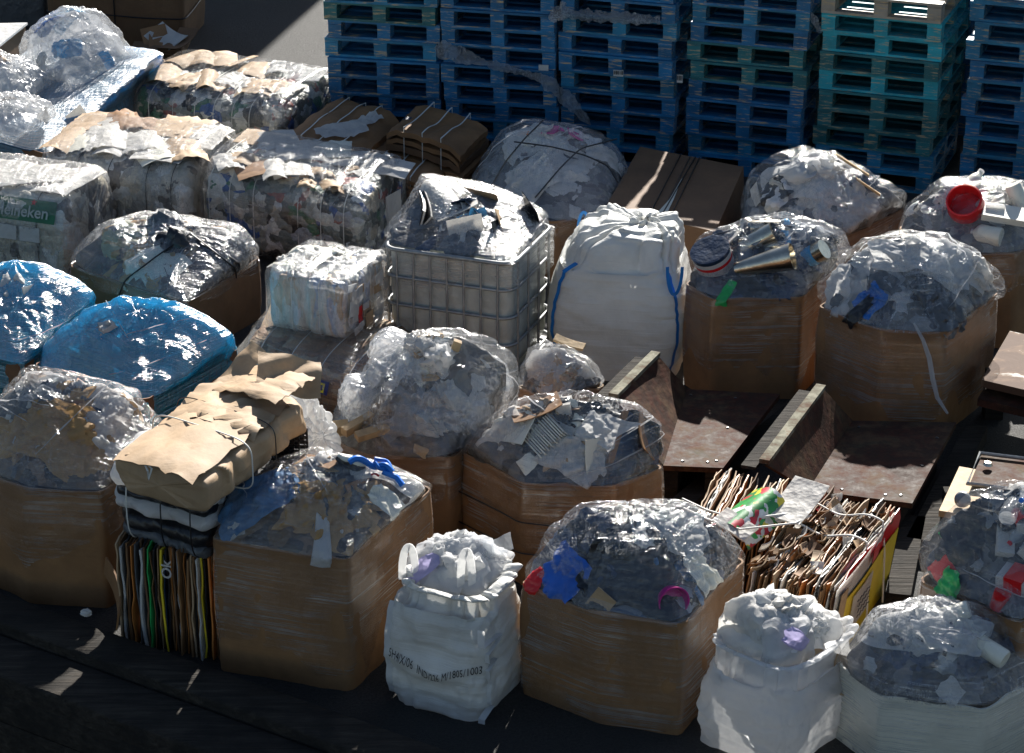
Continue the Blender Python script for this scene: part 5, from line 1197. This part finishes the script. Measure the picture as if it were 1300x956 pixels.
# ================================================================== steel skids
def slab4(mb, q, th, m, n=10):
    q = [np.array(p, float) for p in q]; t = np.linspace(0, 1, n); U, V = np.meshgrid(t, t, indexing='ij')
    P = (1 - U)[..., None] * (1 - V)[..., None] * q[0] + U[..., None] * (1 - V)[..., None] * q[1] + U[..., None] * V[..., None] * q[2] + (1 - U)[..., None] * V[..., None] * q[3]
    nn = np.cross(q[1] - q[0], q[3] - q[0]); nn /= np.linalg.norm(nn); B = P - nn * th; mb.grid(P, m); mb.grid(B, m)
    for e in ((0, slice(None)), (-1, slice(None)), (slice(None), 0), (slice(None), -1)): mb.grid(np.stack([P[e], B[e]], 1), m)
def skid(label, bl, br, tr, tl, s0, s1, zf=.28, zs=.58):
    P = [W(*p, zf) for p in (bl, br, tr, tl)]; c = sum(P) / 4; r = empty('steel_skid', (c[0], c[1], 0)); tag(r, label, 'skid', None)
    mb = MB(); slab4(mb, P, .035, RUST); adopt(mb.build('floor_plate', None, False), r)
    S0, S1 = W(*s0, zs), W(*s1, zs)
    mb = MB(); slab4(mb, [S0, P[0] + np.array([0, 0, .003]), P[3] + np.array([0, 0, .003]), S1], .02, RUST); adopt(mb.build('side_wall', None, False), r)
    d = (S1 - S0) / np.linalg.norm(S1 - S0); sd2 = np.array([d[1], -d[0], 0]); mb = MB(); up = np.array([0, 0, .03])
    slab4(mb, [S0 - sd2 * .05 + up, S0 + sd2 * .012 + up, S1 + sd2 * .012 + up, S1 - sd2 * .05 + up], .028, worn_grey); adopt(mb.build('top_flange', None, False), r)
    mb = MB()
    slab4(mb, [S0 - sd2 * .16 - up, S0 - sd2 * .07 - up, S1 - sd2 * .07 - up, S1 - sd2 * .16 - up], .02, TIMBER)
    adopt(mb.build('side_rail', None, False), r)
    mb = MB(); ex = P[1] - P[0]; ey = P[3] - P[0]; yaw = math.atan2(ey[1], ey[0])
    for u in (.12, .82):
        p0, p1 = P[0] + ex * u, P[3] + ex * u; cc = (p0 + p1) / 2; cc[2] = (zf - .037) / 2; mb.box(cc, (np.linalg.norm(ey) * .97, .09, zf - .04), TIMBER, rotm(0, 0, yaw))
    adopt(mb.build('bearer', None, False), r)
    mb = MB()
    for u, v in ((.30, .06), (.72, .06), (.86, .08), (.9, .9), (.1, .92), (.9, .5)):
        p = P[0] + ex * u + ey * v; mb.lathe([(0, .006), (.008, .006), (.012, 0.001)], BLACKP, p, None, 8)
    adopt(mb.build('bolt', None), r)
def wg():
    t = NT('weathered_pale_steel'); ob = t.coords('Object'); n1 = t.noise(ob, 7, 5, .65)
    ca = t.ramp(n1, [(.38, (.09, .05, .03)), (.5, (.16, .15, .11)), (.60, (.27, .26, .20)), (.72, (.16, .08, .04))]); return t.done(t.principled(ca, .8, t.bump(n1, .004), Specular_IOR_Level=.08))
worn_grey = wg()
skid('rusty steel skid with pale upright flange, in front of the steel pipe box', (842, 591), (918, 594), (990, 500), (872, 494), (782, 506), (836, 452))
skid('rusty steel skid with pale upright flange, below the widest octagonal box', (1026, 622), (1158, 639), (1214, 536), (1082, 534), (974, 590), (1046, 494))
r = empty('steel_plates', (*W(1330, 470)[:2], 0)); tag(r, 'two stacked steel plates with chipped white paint at the right edge', 'steel plates')
mb = MB(); slab4(mb, [W(1246, 482, .48), W(1400, 518, .48), W(1428, 452, .48), W(1282, 420, .48)], .05, WORNW); adopt(mb.build('upper_plate', None, False), r)
mb = MB(); slab4(mb, [W(1241, 506, .38), W(1400, 545, .38), W(1428, 475, .38), W(1280, 442, .38)], .05, RUST); adopt(mb.build('lower_plate', None, False), r)
for (u, v) in ((1262, 500), (1350, 520), (1300, 465), (1400, 485)):
    mb = MB(); mb.box(W(u, v, .165), (.12, .12, .33), TIMBER); adopt(mb.build('bearer', None, False), r)
# trolley
r = empty('platform_trolley', (*W(1250, 640)[:2], 0)); tag(r, 'low platform trolley with perforated grey tray and small wheel, behind the bottle box', 'trolley')
zz = .30; mb = MB(); slab4(mb, [W(1192, 648, zz), W(1236, 655, zz), W(1262, 600, zz), W(1218, 592, zz)], .04, WOOD); adopt(mb.build('deck_board', None, False), r)
mb = MB(); slab4(mb, [W(1232, 612, zz + .05), W(1330, 624, zz + .05), W(1345, 590, zz + .05), W(1246, 578, zz + .05)], .01, RUST); 
fr = [W(1228, 614, zz + .07), W(1335, 627, zz + .07), W(1352, 588, zz + .07), W(1244, 575, zz + .07)]; mb.tube(fr, .012, GALV, 8, closed=True); adopt(mb.build('perforated_tray', None, False), r)
mb = MB(); p = W(1222, 634, zz + .05); mb.lathe([(0, 0.03), (.03, .03), (.045, .02), (.05, 0), (.045, -.02), (0, -.03)], GALV, p, basis((-.4, -.7, .6)), 18); adopt(mb.build('wheel', None), r)
mb = MB(); p = W(1254, 590, zz + .075); mb.lathe([(0, 0.02), (.02, .018), (.03, 0.0), (0, 0)], STEEL, p, basis((0.09, -.06, 1)), 14); adopt(mb.build('bolt', None), r)  # polished disc added, turned to throw the sun back as a glint
for (u, v) in ((1205, 645), (1255, 640), (1330, 645), (1250, 605)):
    mb = MB(); mb.box(W(u, v, .125), (.08, .08, .25), TIMBER); adopt(mb.build('bearer', None, False), r)
# dark timbers between the rows
for k, (p, q_, lb) in enumerate([((850, 655), (1010, 520), 'dark timber bearer lying between the two rusty skids'), ((1165, 690), (1240, 545), 'dark timber bearer lying right of the second rusty skid'), ((1140, 760), (1160, 660), 'dark timber bearer lying beside the yellow-ended bale')]):
    a_, c_ = W(*p, .08), W(*q_, .08); d = c_ - a_; mb = MB(); cc = (a_ + c_) / 2; cc[2] = .055; mb.box((0, 0, 0), (np.linalg.norm(d), .14, .11), TIMBER, rotm(0, 0, math.atan2(d[1], d[0]))); o = mb.build('timber_bearer', None, False, None); o.location = cc; tag(o, lb, 'timber')

# ================================================================== top left corner
hpT = crate('wrapped_box', 'low wide pallet load wrapped in blue film, carrying the cloudy bags at top left', [(-90, 150), (62, 196), (214, 78)], .50,
  [(-60, 128), (10, 116), (60, 120), (120, 108), (175, 74), (206, 66)], 701, FILMC, KRAFTD, 'mixed_waste', 'grey and green scrap showing through pale blue film under the cloudy bags', 'waste',
  [('sheet', [DGREEN, GREYP, CYANP], .4), ('slab', [KRAFTD, WHITEC], .3)], 30, WASTE_GREY, skirt=(.9, 1.3), amp=.018, rnd=6)
def pile_bag(name, label, rim, h, pk, seed, inner, specs, film=BAGSKIN, base=None):
    hp = Heap(rim, h, pk, seed, rnd=9, over=1.08, shoulder=.8); r = empty(name, (hp.c2[0], hp.c2[1], h)); tag(r, label, 'bag')
    f = hp.film(film, None, amp=.022, skirt=(.2, .25), k=6, pulls=9, bulge=-.02, z0=h - .2, name='bag_skin'); adopt(f, r)
    mb = MB(); mb.grid(hp.surf(1.0, -.03 + .02 * crumple(hp.surf(1.0) * 6, seed)), base or HAZYP, closed_u=True)
    for k, sp_ in enumerate(specs):
        rg = random.Random(seed + k); i, j = rg.randrange(hp.NT), rg.randrange(0, 60); hp.drape(mb, hp.o + hp.D[i, j] * hp.r[i, j], .32, rg.uniform(.4, 1), sp_, seed + k, rg.uniform(-.02, .02), .02, gap=.02)
    adopt(mb.build('bag_filling', None), r); return hp
pile_bag('plastic_bag', 'largest cloudy bag with bright blue patches, top left on the blue-wrapped load', [(26, 84), (100, 112), (176, 88)], .68, [(33, 45), (58, 20), (92, 9), (125, 15), (155, 45), (174, 74)], 711, None, [CYANP, CYANP, BLUEP, CYANP, WHITEP, HAZYP, WHITEP, CYANP])
pile_bag('plastic_bag', 'smaller cloudy white bag resting against the front of the blue-patched bag', [(76, 92), (122, 116), (168, 84)], .62, [(82, 62), (100, 44), (125, 38), (150, 55), (166, 80)], 723, None, [WHITEP, HAZYP, WHITEP])
pile_bag('plastic_bag', 'white crumpled bag at the left edge, upper of two', [(-40, 118), (20, 132), (62, 108)], .66, [(-30, 80), (0, 68), (30, 80), (56, 94)], 733, None, [WHITEP, WHITEP, KPAPER, WHITEC])
pile_bag('plastic_bag', 'white crumpled bag at the left edge, lower of two beside the green-labelled bale', [(-40, 160), (18, 176), (66, 148)], .66, [(-30, 128), (5, 118), (36, 118), (62, 132)], 745, None, [WHITEP, WHITEC, KPAPER, WHITEP])
def back_box(name, label, pr, wid, dep, h, m, yaw, strapsn=(), film=None, seed=1):
    p = W(*pr, 0); ca, sa = math.cos(yaw), math.sin(yaw); ex, ey = np.array([ca, sa]), np.array([-sa, ca]); B = p[:2]; A = B - ex * wid; C = B + ey * dep
    poly = [A, B, C, A + ey * dep]; c2 = (A + C) / 2; r = carton(name, None, poly, c2, h, m, label, 'box', seed=seed)
    mb = MB(); mb.add([[*q, h - .03] for q in poly], [[0, 1, 2, 3]], m); adopt(mb.build('lid', None, False), r)
    ths, R = smooth_rim(poly, c2, 120, 1)
    for z in strapsn:
        mb = MB(); mb.tube(np.stack([c2[0] + (R + .045) * np.cos(ths), c2[1] + (R + .045) * np.sin(ths), z + .02 * np.sin(ths * 2)], -1), .006, STRAPB, 5, closed=True); adopt(mb.build('strap', None), r)
    return r, poly, c2
r, poly, c2 = back_box('cardboard_box', 'tall strapped brown carton behind the cloudy bags at the top edge', (233, 62), 1.35, 1.0, .95, KRAFTD, math.radians(-6), (.33, .80), seed=751)
mb = MB(); p = (poly[0] + poly[1]) / 2; mb.tube([[p[0], p[1] - .05, z] for z in np.linspace(.02, .94, 6)], .008, STRAPB, 5); adopt(mb.build('strap', None), r)
back_box('plastic_box', 'grey ribbed plastic box in the top left corner, beside the tall brown carton', (58, 34), 1.2, 1.0, .55, GREYP, math.radians(-4), (), seed=761)
r, a, b_, c, d = closed_carton('cardboard_box', 'brown carton with a pale grey flat lid at the top left edge', (-90, 66), (-6, 64), (32, 34), .70, KRAFTD, seed=771)
mb = MB(); slab4(mb, [a + np.array([-.02, -.02, .035]), b_ + np.array([.02, -.02, .035]), c + np.array([.02, .02, .035]), d + np.array([-.02, .02, .035])], .02, WHITEP); adopt(mb.build('lid', None, False), r)

# ================================================================== torn film and labels on the pallets
RAG = film_mat('ragged_film', veil0=.32, veil1=.8, gloss=1.2, rough=.2, bump=.01)
def ribbon(name, label, pts, seed, m, n=120, nw=12):
    """pts: pixel x, pixel y, world Y, width"""
    P = np.array([[*WY(x, y, Y), w] for x, y, Y, w in pts]); q = np.linspace(0, len(P) - 1, n); Q = np.stack([np.interp(q, range(len(P)), P[:, k]) for k in range(4)], -1)
    T = np.gradient(Q[:, :3], axis=0); T /= np.linalg.norm(T, axis=1)[:, None]; S = np.cross(T, [0, 1, 0]); S /= np.linalg.norm(S, axis=1)[:, None]
    v = np.linspace(-.5, .5, nw); G = Q[:, None, :3] + S[:, None] * (v[None, :, None] * Q[:, None, 3:4]); G = Q[:, None, :3] + (G - Q[:, None, :3]) * (1 + .5 * noise(Q[:, :3] * 22, seed))[:, None, None]; G = G + np.stack([0 * G[..., 0], -np.abs(.03 * crumple(G * 14, seed)), .012 * crumple(G * 20, seed + 2)], -1)
    mb = MB(); mb.grid(G, m, uv=np.stack([np.repeat(q[:, None], nw, 1), np.repeat(v[None], n, 0)], -1)); o = mb.build(name); tag(o, label, 'torn film'); return o
ribbon('torn_film', 'torn twisted strip of cloudy film hanging across the second pallet stack', [(552, 60, 20.35, .02), (558, 62, 20.34, .13), (575, 66, 20.3, .15), (600, 75, 20.25, .10), (640, 86, 20.2, .07), (665, 92, 20.15, .04), (690, 100, 20.1, .09), (712, 118, 20.08, .15), (730, 136, 20.06, .12), (750, 158, 20.05, .01)], 801, RAG)
ribbon('torn_film', 'torn strip of film stretched along the top edge of the barcode-labelled stack', [(703, 8, 20.12, .02), (708, 14, 20.12, .17), (725, 18, 20.1, .08), (770, 21, 20.02, .10), (838, 25, 19.9, .07)], 803, RAG)
ribbon('torn_film', 'small torn film shred dangling between the two rightmost full stacks', [(1024, 12, 19.7, .04), (1034, 25, 19.68, .05), (1042, 42, 19.66, .03)], 805, RAG)
def pallet_label(px, py, Y, w, h, label, bars):
    c = WY(px, py, Y); yaw = math.radians(-12.5); R = rotm(0, 0, yaw); o = empty('paper_label', c); tag(o, label, 'label'); mb = MB(); mb.box(c, (w, .002, h), WHITEC, R); adopt(mb.build('paper', None, False), o)
    mb = MB(); x = -w * .42
    rr = random.Random(7)
    while x < w * .42 and bars:
        bw = rr.choice([.002, .004, .006]); mb.box(c + R @ np.array([x, -.003, h * .1]), (bw, .001, h * .6), INK, R); x += bw + rr.choice([.003, .005])
    if bars: adopt(mb.build('barcode', None, False), o)

# ================================================================== single things one can pick out in the heaps
def draped(hp, name, label, cat, px, py, size, asp, m, seed, lift=.0, amp=.03, spin=0., k=9):
    mb = MB(); hp.drape(mb, hp.spot(px, py, 0)[0], size, asp, m, seed, lift + .006, amp * .8, k, spin, gap=.020, res=34); return tag(mb.build(name), label, cat)
draped(hp3, 'denim_cloth', 'crumpled blue denim cloth under film at the left of the brown paper', 'cloth', 330, 622, .40, .75, DENIM, 1, .012, .03)
draped(hp3, 'crumpled_paper', 'crumpled brown paper beside the denim under the film', 'paper', 405, 640, .36, .9, KPAPER, 2, .014, .04, k=12)
draped(hp3, 'white_sack', 'flat white sack along the front rim of the denim-topped box', 'sack', 408, 700, .40, .28, WHITEP, 3, .012, .015, -.3)
draped(hp3, 'foam_sheet', 'cream foam scrap on the right of the denim-topped box', 'foam', 495, 635, .2, .7, CREAM, 4, .012, .03)
mb = MB(); G = hp3.trace([(440, 592), (462, 590), (480, 596), (492, 604)], .03); j = np.linspace(0, 1, len(G)); mb.tube(G + np.stack([0 * j, 0 * j, .02 * np.sin(j * 9)], -1), .018, BLUEP, 6); mb.tube(hp3.trace([(470, 588), (485, 590), (490, 598), (476, 600), (470, 592)], .035), .012, BLUEP, 6); mb.tube(hp3.trace([(480, 602), (497, 608), (505, 618)], .03), .016, BLUEP, 6)
tag(mb.build('blue_strap'), 'bright blue knotted strap lying on the film of the denim-topped box', 'strap')
mb = MB(); p, n_ = hp3.spot(445, 588, .0); j_lump(mb, p, n_, .3, (.09, .035, .03), BLACKP, 5, .1); j_lump(mb, p + n_ * .02, n_, .3, (.085, .03, .02), CREAM, 6, .1); tag(mb.build('shoe_sole'), 'black and yellow-edged sole beside the bright blue strap', 'sole')
# front centre
draped(hp5, 'black_sheet', 'large crumpled black plastic sheet in the middle of the front centre box', 'plastic sheet', 800, 715, .62, .8, BLACKP, 11, .010, .045, k=7)
draped(hp5, 'white_film', 'white film bunched at the upper right of the front centre box', 'film', 850, 672, .42, .6, WHITEP, 12, .022, .03, .4)
draped(hp5, 'blue_cloth', 'bright blue cloth at the left of the front centre box', 'cloth', 718, 728, .24, 1.0, plain('royal_blue_cloth', (.02, .12, .50), .6), 13, .018, .03)
draped(hp5, 'red_cloth', 'small dark red cloth at the far left of the front centre box', 'cloth', 682, 735, .12, .8, REDP, 14, .02, .03)
draped(hp5, 'grey_knit', 'beige knitted rag at the right of the front centre box', 'cloth', 893, 725, .22, .7, CREAM, 15, .018, .03)
mb = MB(); p, n_ = hp5.spot(757, 772, .02); j_slab(mb, p, n_, -.5, .2, .12, .006, KRAFT2, 3, .05); tag(mb.build('cardboard_piece'), 'tan cardboard piece under the film at the front rim of the front centre box', 'cardboard')
mb = MB(); p, n_ = hp5.spot(857, 765, .035); j_can(mb, p, n_, 0, .075, .06, PINKP, PINKP, 1)
R = basis(n_ + np.array([.1, -.5, 0])); mb = MB(); mb.lathe([(0, -.03), (.07, -.03), (.085, .03), (.078, .03), (.062, -.02), (0, -.02)], PINKP, p, R, 24); tag(mb.build('cup'), 'magenta plastic cup behind film near the front right corner of the box', 'cup')
# central box
yb = hp10.c2[1]; q = [WY(778, 588, yb - .24), WY(836, 590, yb - .10), WY(838, 545, yb + .06), WY(798, 522, yb - .02)]
r = empty('dark_board', q[0]); tag(r, 'tilted dark board with brown edge under the film of the central octagonal box', 'board'); mb = MB(); slab4(mb, q, .02, NAVYP); adopt(mb.build('board_face', None, False), r)
mb = MB(); e_ = (q[1] - q[0]) * .09; up = np.array([-.004, -.006, .004]); slab4(mb, [q[0] + up - e_, q[0] + e_ * .3 + up, q[3] + e_ * .3 + up, q[3] + up - e_], .026, KRAFT); adopt(mb.build('board_edge', None, False), r)
mb = MB(); p, n_ = hp10.spot(690, 550, .08); R = basis(n_ + np.array([-.2, -.5, .2]), .5)
for k in range(14): mb.box(p + R @ np.array([-.10 + k * .015, .01 * math.sin(k * 3), 0]), (.008, .16, .18), CREAM if k % 3 else WHITEC, R)
tag(mb.build('paper_files'), 'row of upright cream files under the film of the central octagonal box', 'files')
draped(hp10, 'white_paper', 'torn white paper sheet at the middle of the central octagonal box', 'paper', 720, 580, .36, .6, WHITEC, 21, .015, .03)
draped(hp10, 'white_paper', 'bright crumpled white paper beside the dark board in the central octagonal box', 'paper', 760, 545, .22, .8, WHITEP, 22, .03, .04)
# knotted bags
def knot_bag(name, label, c, size, kd, seed, filling=None):
    r = empty(name, c - np.array([0, 0, size[2]])); tag(r, label, 'bag'); nu, nv = 180, 90; th = np.linspace(0, 2 * PI, nu, endpoint=False); ph = np.linspace(-PI / 2, PI / 2, nv); T, Pp = np.meshgrid(th, ph, indexing='ij')
    R = basis(kd); t = (Pp / PI + .5); fold = np.abs(np.sin(T * 7 + 2 * noise(np.stack([np.cos(T) * 1.5, np.sin(T) * 1.5, 0 * T], -1), seed) + t * 2)) ** .7 - .6
    D = np.stack([np.cos(T) * np.cos(Pp), np.sin(T) * np.cos(Pp), np.sin(Pp)], -1)
    rad = 1 + .09 * crumple(D * 2.6, seed) + .07 * noise(D * 2, seed) + .10 * fold * t ** 2.5 + .28 * t ** 22
    G = (D * rad[..., None] * np.array(size)) @ R.T + c; mb = MB(); mb.grid(G, BAGSKIN, closed_u=True, uv=np.stack([Pp * .25, T * .12], -1)); adopt(mb.build('bag_skin', None), r)
    mb = MB(); G = (D * (rad * .93 - .05 * np.abs(crumple(D * 5, seed + 3)))[..., None] * np.array(size)) @ R.T + c; mb.grid(G, HAZYP, closed_u=True); 
    j_lump(mb, c - np.array([0, 0, size[2] * .1]), (0, 0, 1), 0, np.array(size) * .78, filling or WHITEP, seed, .2, nu=60, nv=30); adopt(mb.build('bag_filling', None), r); return r
yc = hp11.c2[1]
BEIGE = sheet_mat('pale_peach_filling', (.66, .58, .50), .6, .2)
knot_bag('plastic_bag', 'cloudy knotted bag with peach-coloured filling, foremost on its box with the wood blocks', WY(545, 525, yc - .14), (.30, .20, .18), (.1, -.35, .6), 901, BEIGE)
knot_bag('plastic_bag', 'cloudy bag gathered to a knot, rightmost in the pile of knotted bags', WY(602, 490, yc + .10), (.23, .22, .19), (.1, -.2, 1), 903)
knot_bag('plastic_bag', 'long dark-filled cloudy bag rising at the back left of the pile of knotted bags', WY(520, 475, yc + .22), (.32, .20, .18), (.8, .1, .6), 905, GREYP)
knot_bag('plastic_bag', 'small cloudy bag at the left rim of the box, beside the wood blocks', WY(468, 512, yc - .02), (.20, .20, .17), (.7, .2, .5), 907)
for k, (x, y, s_, sp_, lb) in enumerate([(437, 543, (.09, .07, .07), .3, 'square wood block at the left rim of the box with knotted bags'), (458, 538, (.22, .05, .05), .9, 'long wood offcut lying beside the square block'), (475, 548, (.20, .06, .04), .6, 'split wood offcut below the foremost knotted bag')]):
    p, n_ = hp11.spot(x, y, -.02); mb = MB(); mb.box((0, 0, 0), s_, WOOD, basis((0, -.25, 1), sp_)); o = mb.build('wood_block', None, False); o.location = p; tag(o, lb, 'wood')
# small bundle sliver
p, n_ = hp12.spot(722, 440, -.02); mb = MB(); j_slab(mb, p, (.1, -.4, 1), -.2, .20, .06, .02, WOOD, 3, .2); tag(mb.build('wood_sliver'), 'flat wood sliver on top of the small pale bundle', 'wood')
# pipe box
p0, _ = hp17.spot(932, 342, .02); p1, _ = hp17.spot(1004, 322, -.02); d = p1 - p0; L = np.linalg.norm(d)
d2 = d + np.array([0, -.14, .03]); R = basis(d2); mb = MB(); mb.lathe([(.045, 0), (.092, L * .97), (.092, L), (.085, L), (.082, L * .9), (.04, .01)], STEEL, p0, R, 32); tag(mb.build('steel_pipe'), 'wide-mouthed conical steel pipe lying in the box right of the white sack', 'pipe')
p, n_ = hp17.spot(962, 300, .04); mb = MB(); mb.lathe([(0, -.12), (.07, -.12), (.075, .12), (0, .12)], STEEL, p, basis((.8, -.1, .5)), 24); tag(mb.build('steel_can'), 'plain steel can behind the conical pipe', 'can')
p, n_ = hp17.spot(893, 335, .10); R = basis((-.35, -.35, .9)); mb = MB(); mb.lathe([(0, -.14), (.12, -.14), (.13, .0), (.132, .06)], WHITEP, p, R, 32); mb.lathe([(.133, .06), (.134, .085)], REDP, p, R, 32); mb.lathe([(.134, .085), (.135, .12)], WHITEP, p, R, 32); mb.lathe([(.135, .12), (.138, .15), (.12, .152), (0, .14)], NAVYP, p, R, 32); tag(mb.build('tub'), 'white tub with red stripe and dark blue lid at the left of the pipe box', 'tub')
draped(hp17, 'green_wrapper', 'green plastic wrapper low at the front of the pipe box', 'wrapper', 922, 372, .13, .5, GREENP, 31, .02, .02)
p, n_ = hp17.spot(1040, 322, .05); mb = MB(); R = basis((.6, -.3, .5)); mb.lathe([(0, -.1), (.07, -.1), (.07, -.05)], WHITEP, p, R, 24); mb.lathe([(.071, -.05), (.071, .03)], CYANP, p, R, 24); mb.lathe([(.07, .03), (.07, .1), (0, .1)], STEEL, p, R, 24); tag(mb.build('drink_can'), 'silver and light blue can right of the conical pipe', 'can')
# widest box
draped(hp18, 'blue_pouch', 'blue and green pouch at the left front of the widest octagonal box', 'pouch', 1108, 378, .18, .9, plain('pouch_blue', (.01, .12, .42), .4), 41, .02, .03)
draped(hp18, 'black_tray', 'black plastic strip below the blue pouch', 'tray', 1090, 396, .24, .35, BLACKP, 42, .02, .015, -.4)
draped(hp18, 'white_film', 'thick white film roll across the top of the widest octagonal box', 'film', 1160, 325, .6, .4, WHITEP, 43, .015, .04)
draped(hp18, 'grey_film', 'dark grey crumpled film at the front right of the widest octagonal box', 'film', 1195, 385, .5, .4, GREYP, 44, .014, .05)
mb = MB(); mb.tube([hp18.spot(1160, 408, -.03)[0]] + [WY(x, y, hp18.c2[1] - .62 - .02 * k) for k, (x, y) in enumerate([(1172, 432), (1180, 455), (1184, 480), (1190, 505), (1203, 525)])], [.008, .012, .016, .016, .014, .008], HAZYP, 7); tag(mb.build('film_tail'), 'twisted tail of film hanging down the front of the widest octagonal box', 'torn film')
# red tub
p, n_ = hp19.spot(1216, 266, .10); R = basis((-.30, -.62, .72)); mb = MB()
mb.lathe([(0, -.24), (.13, -.24), (.155, -.1), (.16, .02)], CREAM, p, R, 40); mb2 = mb
r = empty('tub', p); tag(r, 'white tub with a bright red screw rim, under film at the right edge', 'tub'); adopt(mb.build('tub_body', None), r)
pc = p + R @ np.array([-.02, 0, .12]); mb = MB(); mb.lathe([(0, -.05), (.108, -.05), (.112, .06), (.118, .065), (.128, .06), (.132, -.04), (.128, -.06), (.10, -.062)], REDP, pc, R, 44); adopt(mb.build('red_rim', None), r)
p, n_ = hp19.spot(1275, 272, .0); mb = MB(); j_slab(mb, p, (0, -.3, 1), -.15, .30, .16, .05, CREAM, 3, .0); tag(mb.build('white_tray'), 'flat white plastic tray right of the red-rimmed tub', 'tray')
p, n_ = hp19.spot(1252, 300, .05); mb = MB(); j_bottle(mb, p, (0, 0, 1), 1.2, .07, .22, CREAM, WHITEP, 3); tag(mb.build('bottle'), 'pale plastic bottle below the flat white tray', 'bottle')
# bottle box
p, n_ = hp8.spot(1268, 765, .03); mb = MB(); mb.lathe([(0, -.05), (.04, -.05), (.045, .05), (0, .05)], REDP, p, basis((.2, -.2, 1)), 20); tag(mb.build('red_cup'), 'small red cup at the front of the bottle box', 'cup')
p, n_ = hp8.spot(1292, 742, .05); mb = MB(); mb.box((0, 0, 0), (.18, .13, .10), WHITEC, basis((-.1, -.2, 1), -.5)); mb.box((0.002, -.002, .012), (.10, .136, .10), REDP, basis((-.1, -.2, 1), -.5)); o = mb.build('printed_carton', None, False); o.location = p; tag(o, 'small white carton with red print in the bottle box', 'carton')
draped(hp8, 'green_wrapper', 'green plastic wrapper at the left front of the bottle box', 'wrapper', 1208, 742, .14, .8, GREENP, 51, .02, .03)
# heap below turquoise pallets
draped(hp20, 'white_sack', 'smooth white sack at the centre of the low box below turquoise pallets', 'sack', 1035, 220, .46, .8, WHITEP, 61, .012, .03)
draped(hp20, 'printed_bag', 'black and white printed bag at the left of the low box below turquoise pallets', 'bag', 985, 245, .26, .9, mix_mat('black_white_print', [(.02, .02, .02), (.6, .6, .6), (.03, .03, .03), (.5, .48, .42)], 14), 62, .02, .03)
for k, (q0, q1) in enumerate([((1058, 196), (1102, 224)), ((1086, 228), (1116, 248))]):
    mb = MB(); a_, c_ = hp20.spot(*q0, -.01)[0], hp20.spot(*q1, -.01)[0]; d = c_ - a_; mb.box((0, 0, 0), (np.linalg.norm(d), .03, .02), WOOD, np.stack([d / np.linalg.norm(d), np.cross([0, 0, 1], d / np.linalg.norm(d)), [0, 0, 1]], 1)); o = mb.build('wood_strip', None, False); o.location = (a_ + c_) / 2
    tag(o, ['longer wood strip on the heap below the turquoise pallets', 'shorter wood strip below the longer one on the heap below turquoise pallets'][k], 'wood')
# straps over domed heaps
def strap_over(hp, pts):
    mb = MB(); mb.tube(hp.trace(pts, .022, 30), .006, STRAPB, 6); adopt(mb.build('strap', None), hp.root)
strap_over(hp22, [(625, 238), (645, 205), (668, 178), (690, 156)]); strap_over(hp22, [(680, 250), (712, 212), (735, 190), (780, 178)]); strap_over(hp22, [(655, 182), (700, 188), (740, 198), (768, 210), (782, 232)])
strap_over(hp27, [(154, 372), (160, 355), (200, 325), (240, 298)]); strap_over(hp27, [(240, 298), (270, 320), (296, 340), (297, 352)])
draped(hp27, 'dark_sheet', 'dark crumpled sheet at the right of the low grey-green box', 'plastic sheet', 285, 315, .34, .7, BLACKP, 71, .012, .03)
draped(hp22, 'white_sack', 'white sack in the left half of the domed strapped bundle', 'sack', 670, 225, .44, .7, WHITEP, 81, .012, .04)
# left edge box
draped(hp0, 'crumpled_paper', 'golden-brown crumpled paper in the middle of the left edge box', 'paper', 65, 545, .48, .9, KPAPER, 91, .012, .045)
draped(hp0, 'bubble_wrap', 'whitish bubble wrap on the right half of the left edge box', 'bubble wrap', 150, 545, .46, .8, WHITEP, 92, .010, .04)
draped(hp0, 'bubble_wrap', 'crumpled bubble wrap at the peak of the left edge box', 'bubble wrap', 45, 488, .3, .6, HAZYP, 93, .014, .03)
draped(hp7, 'white_sack', 'pale sack inside the silvery front right bundle', 'sack', 1210, 800, .4, .6, WHITEP, 94, .010, .04)
pallet_label(785, 93, 19.98, .085, .055, 'small white barcode label on the third pallet stack', True)
pallet_label(690, 86, 20.18, .085, .05, 'plain white label at the right end of the second pallet stack', False)
pallet_label(863, 100, 19.83, .05, .07, 'small white label on the right edge of the third pallet stack', True)
p = W(109, 784, .16); mb = MB(); j_lump(mb, p + np.array([0, .02, .02]), (0, 0, 1), 0, (.03, .025, .02), WHITEC, 4); tag(mb.build('paper_scrap'), 'small crumpled white paper scrap on the kerb below the left edge box', 'paper')
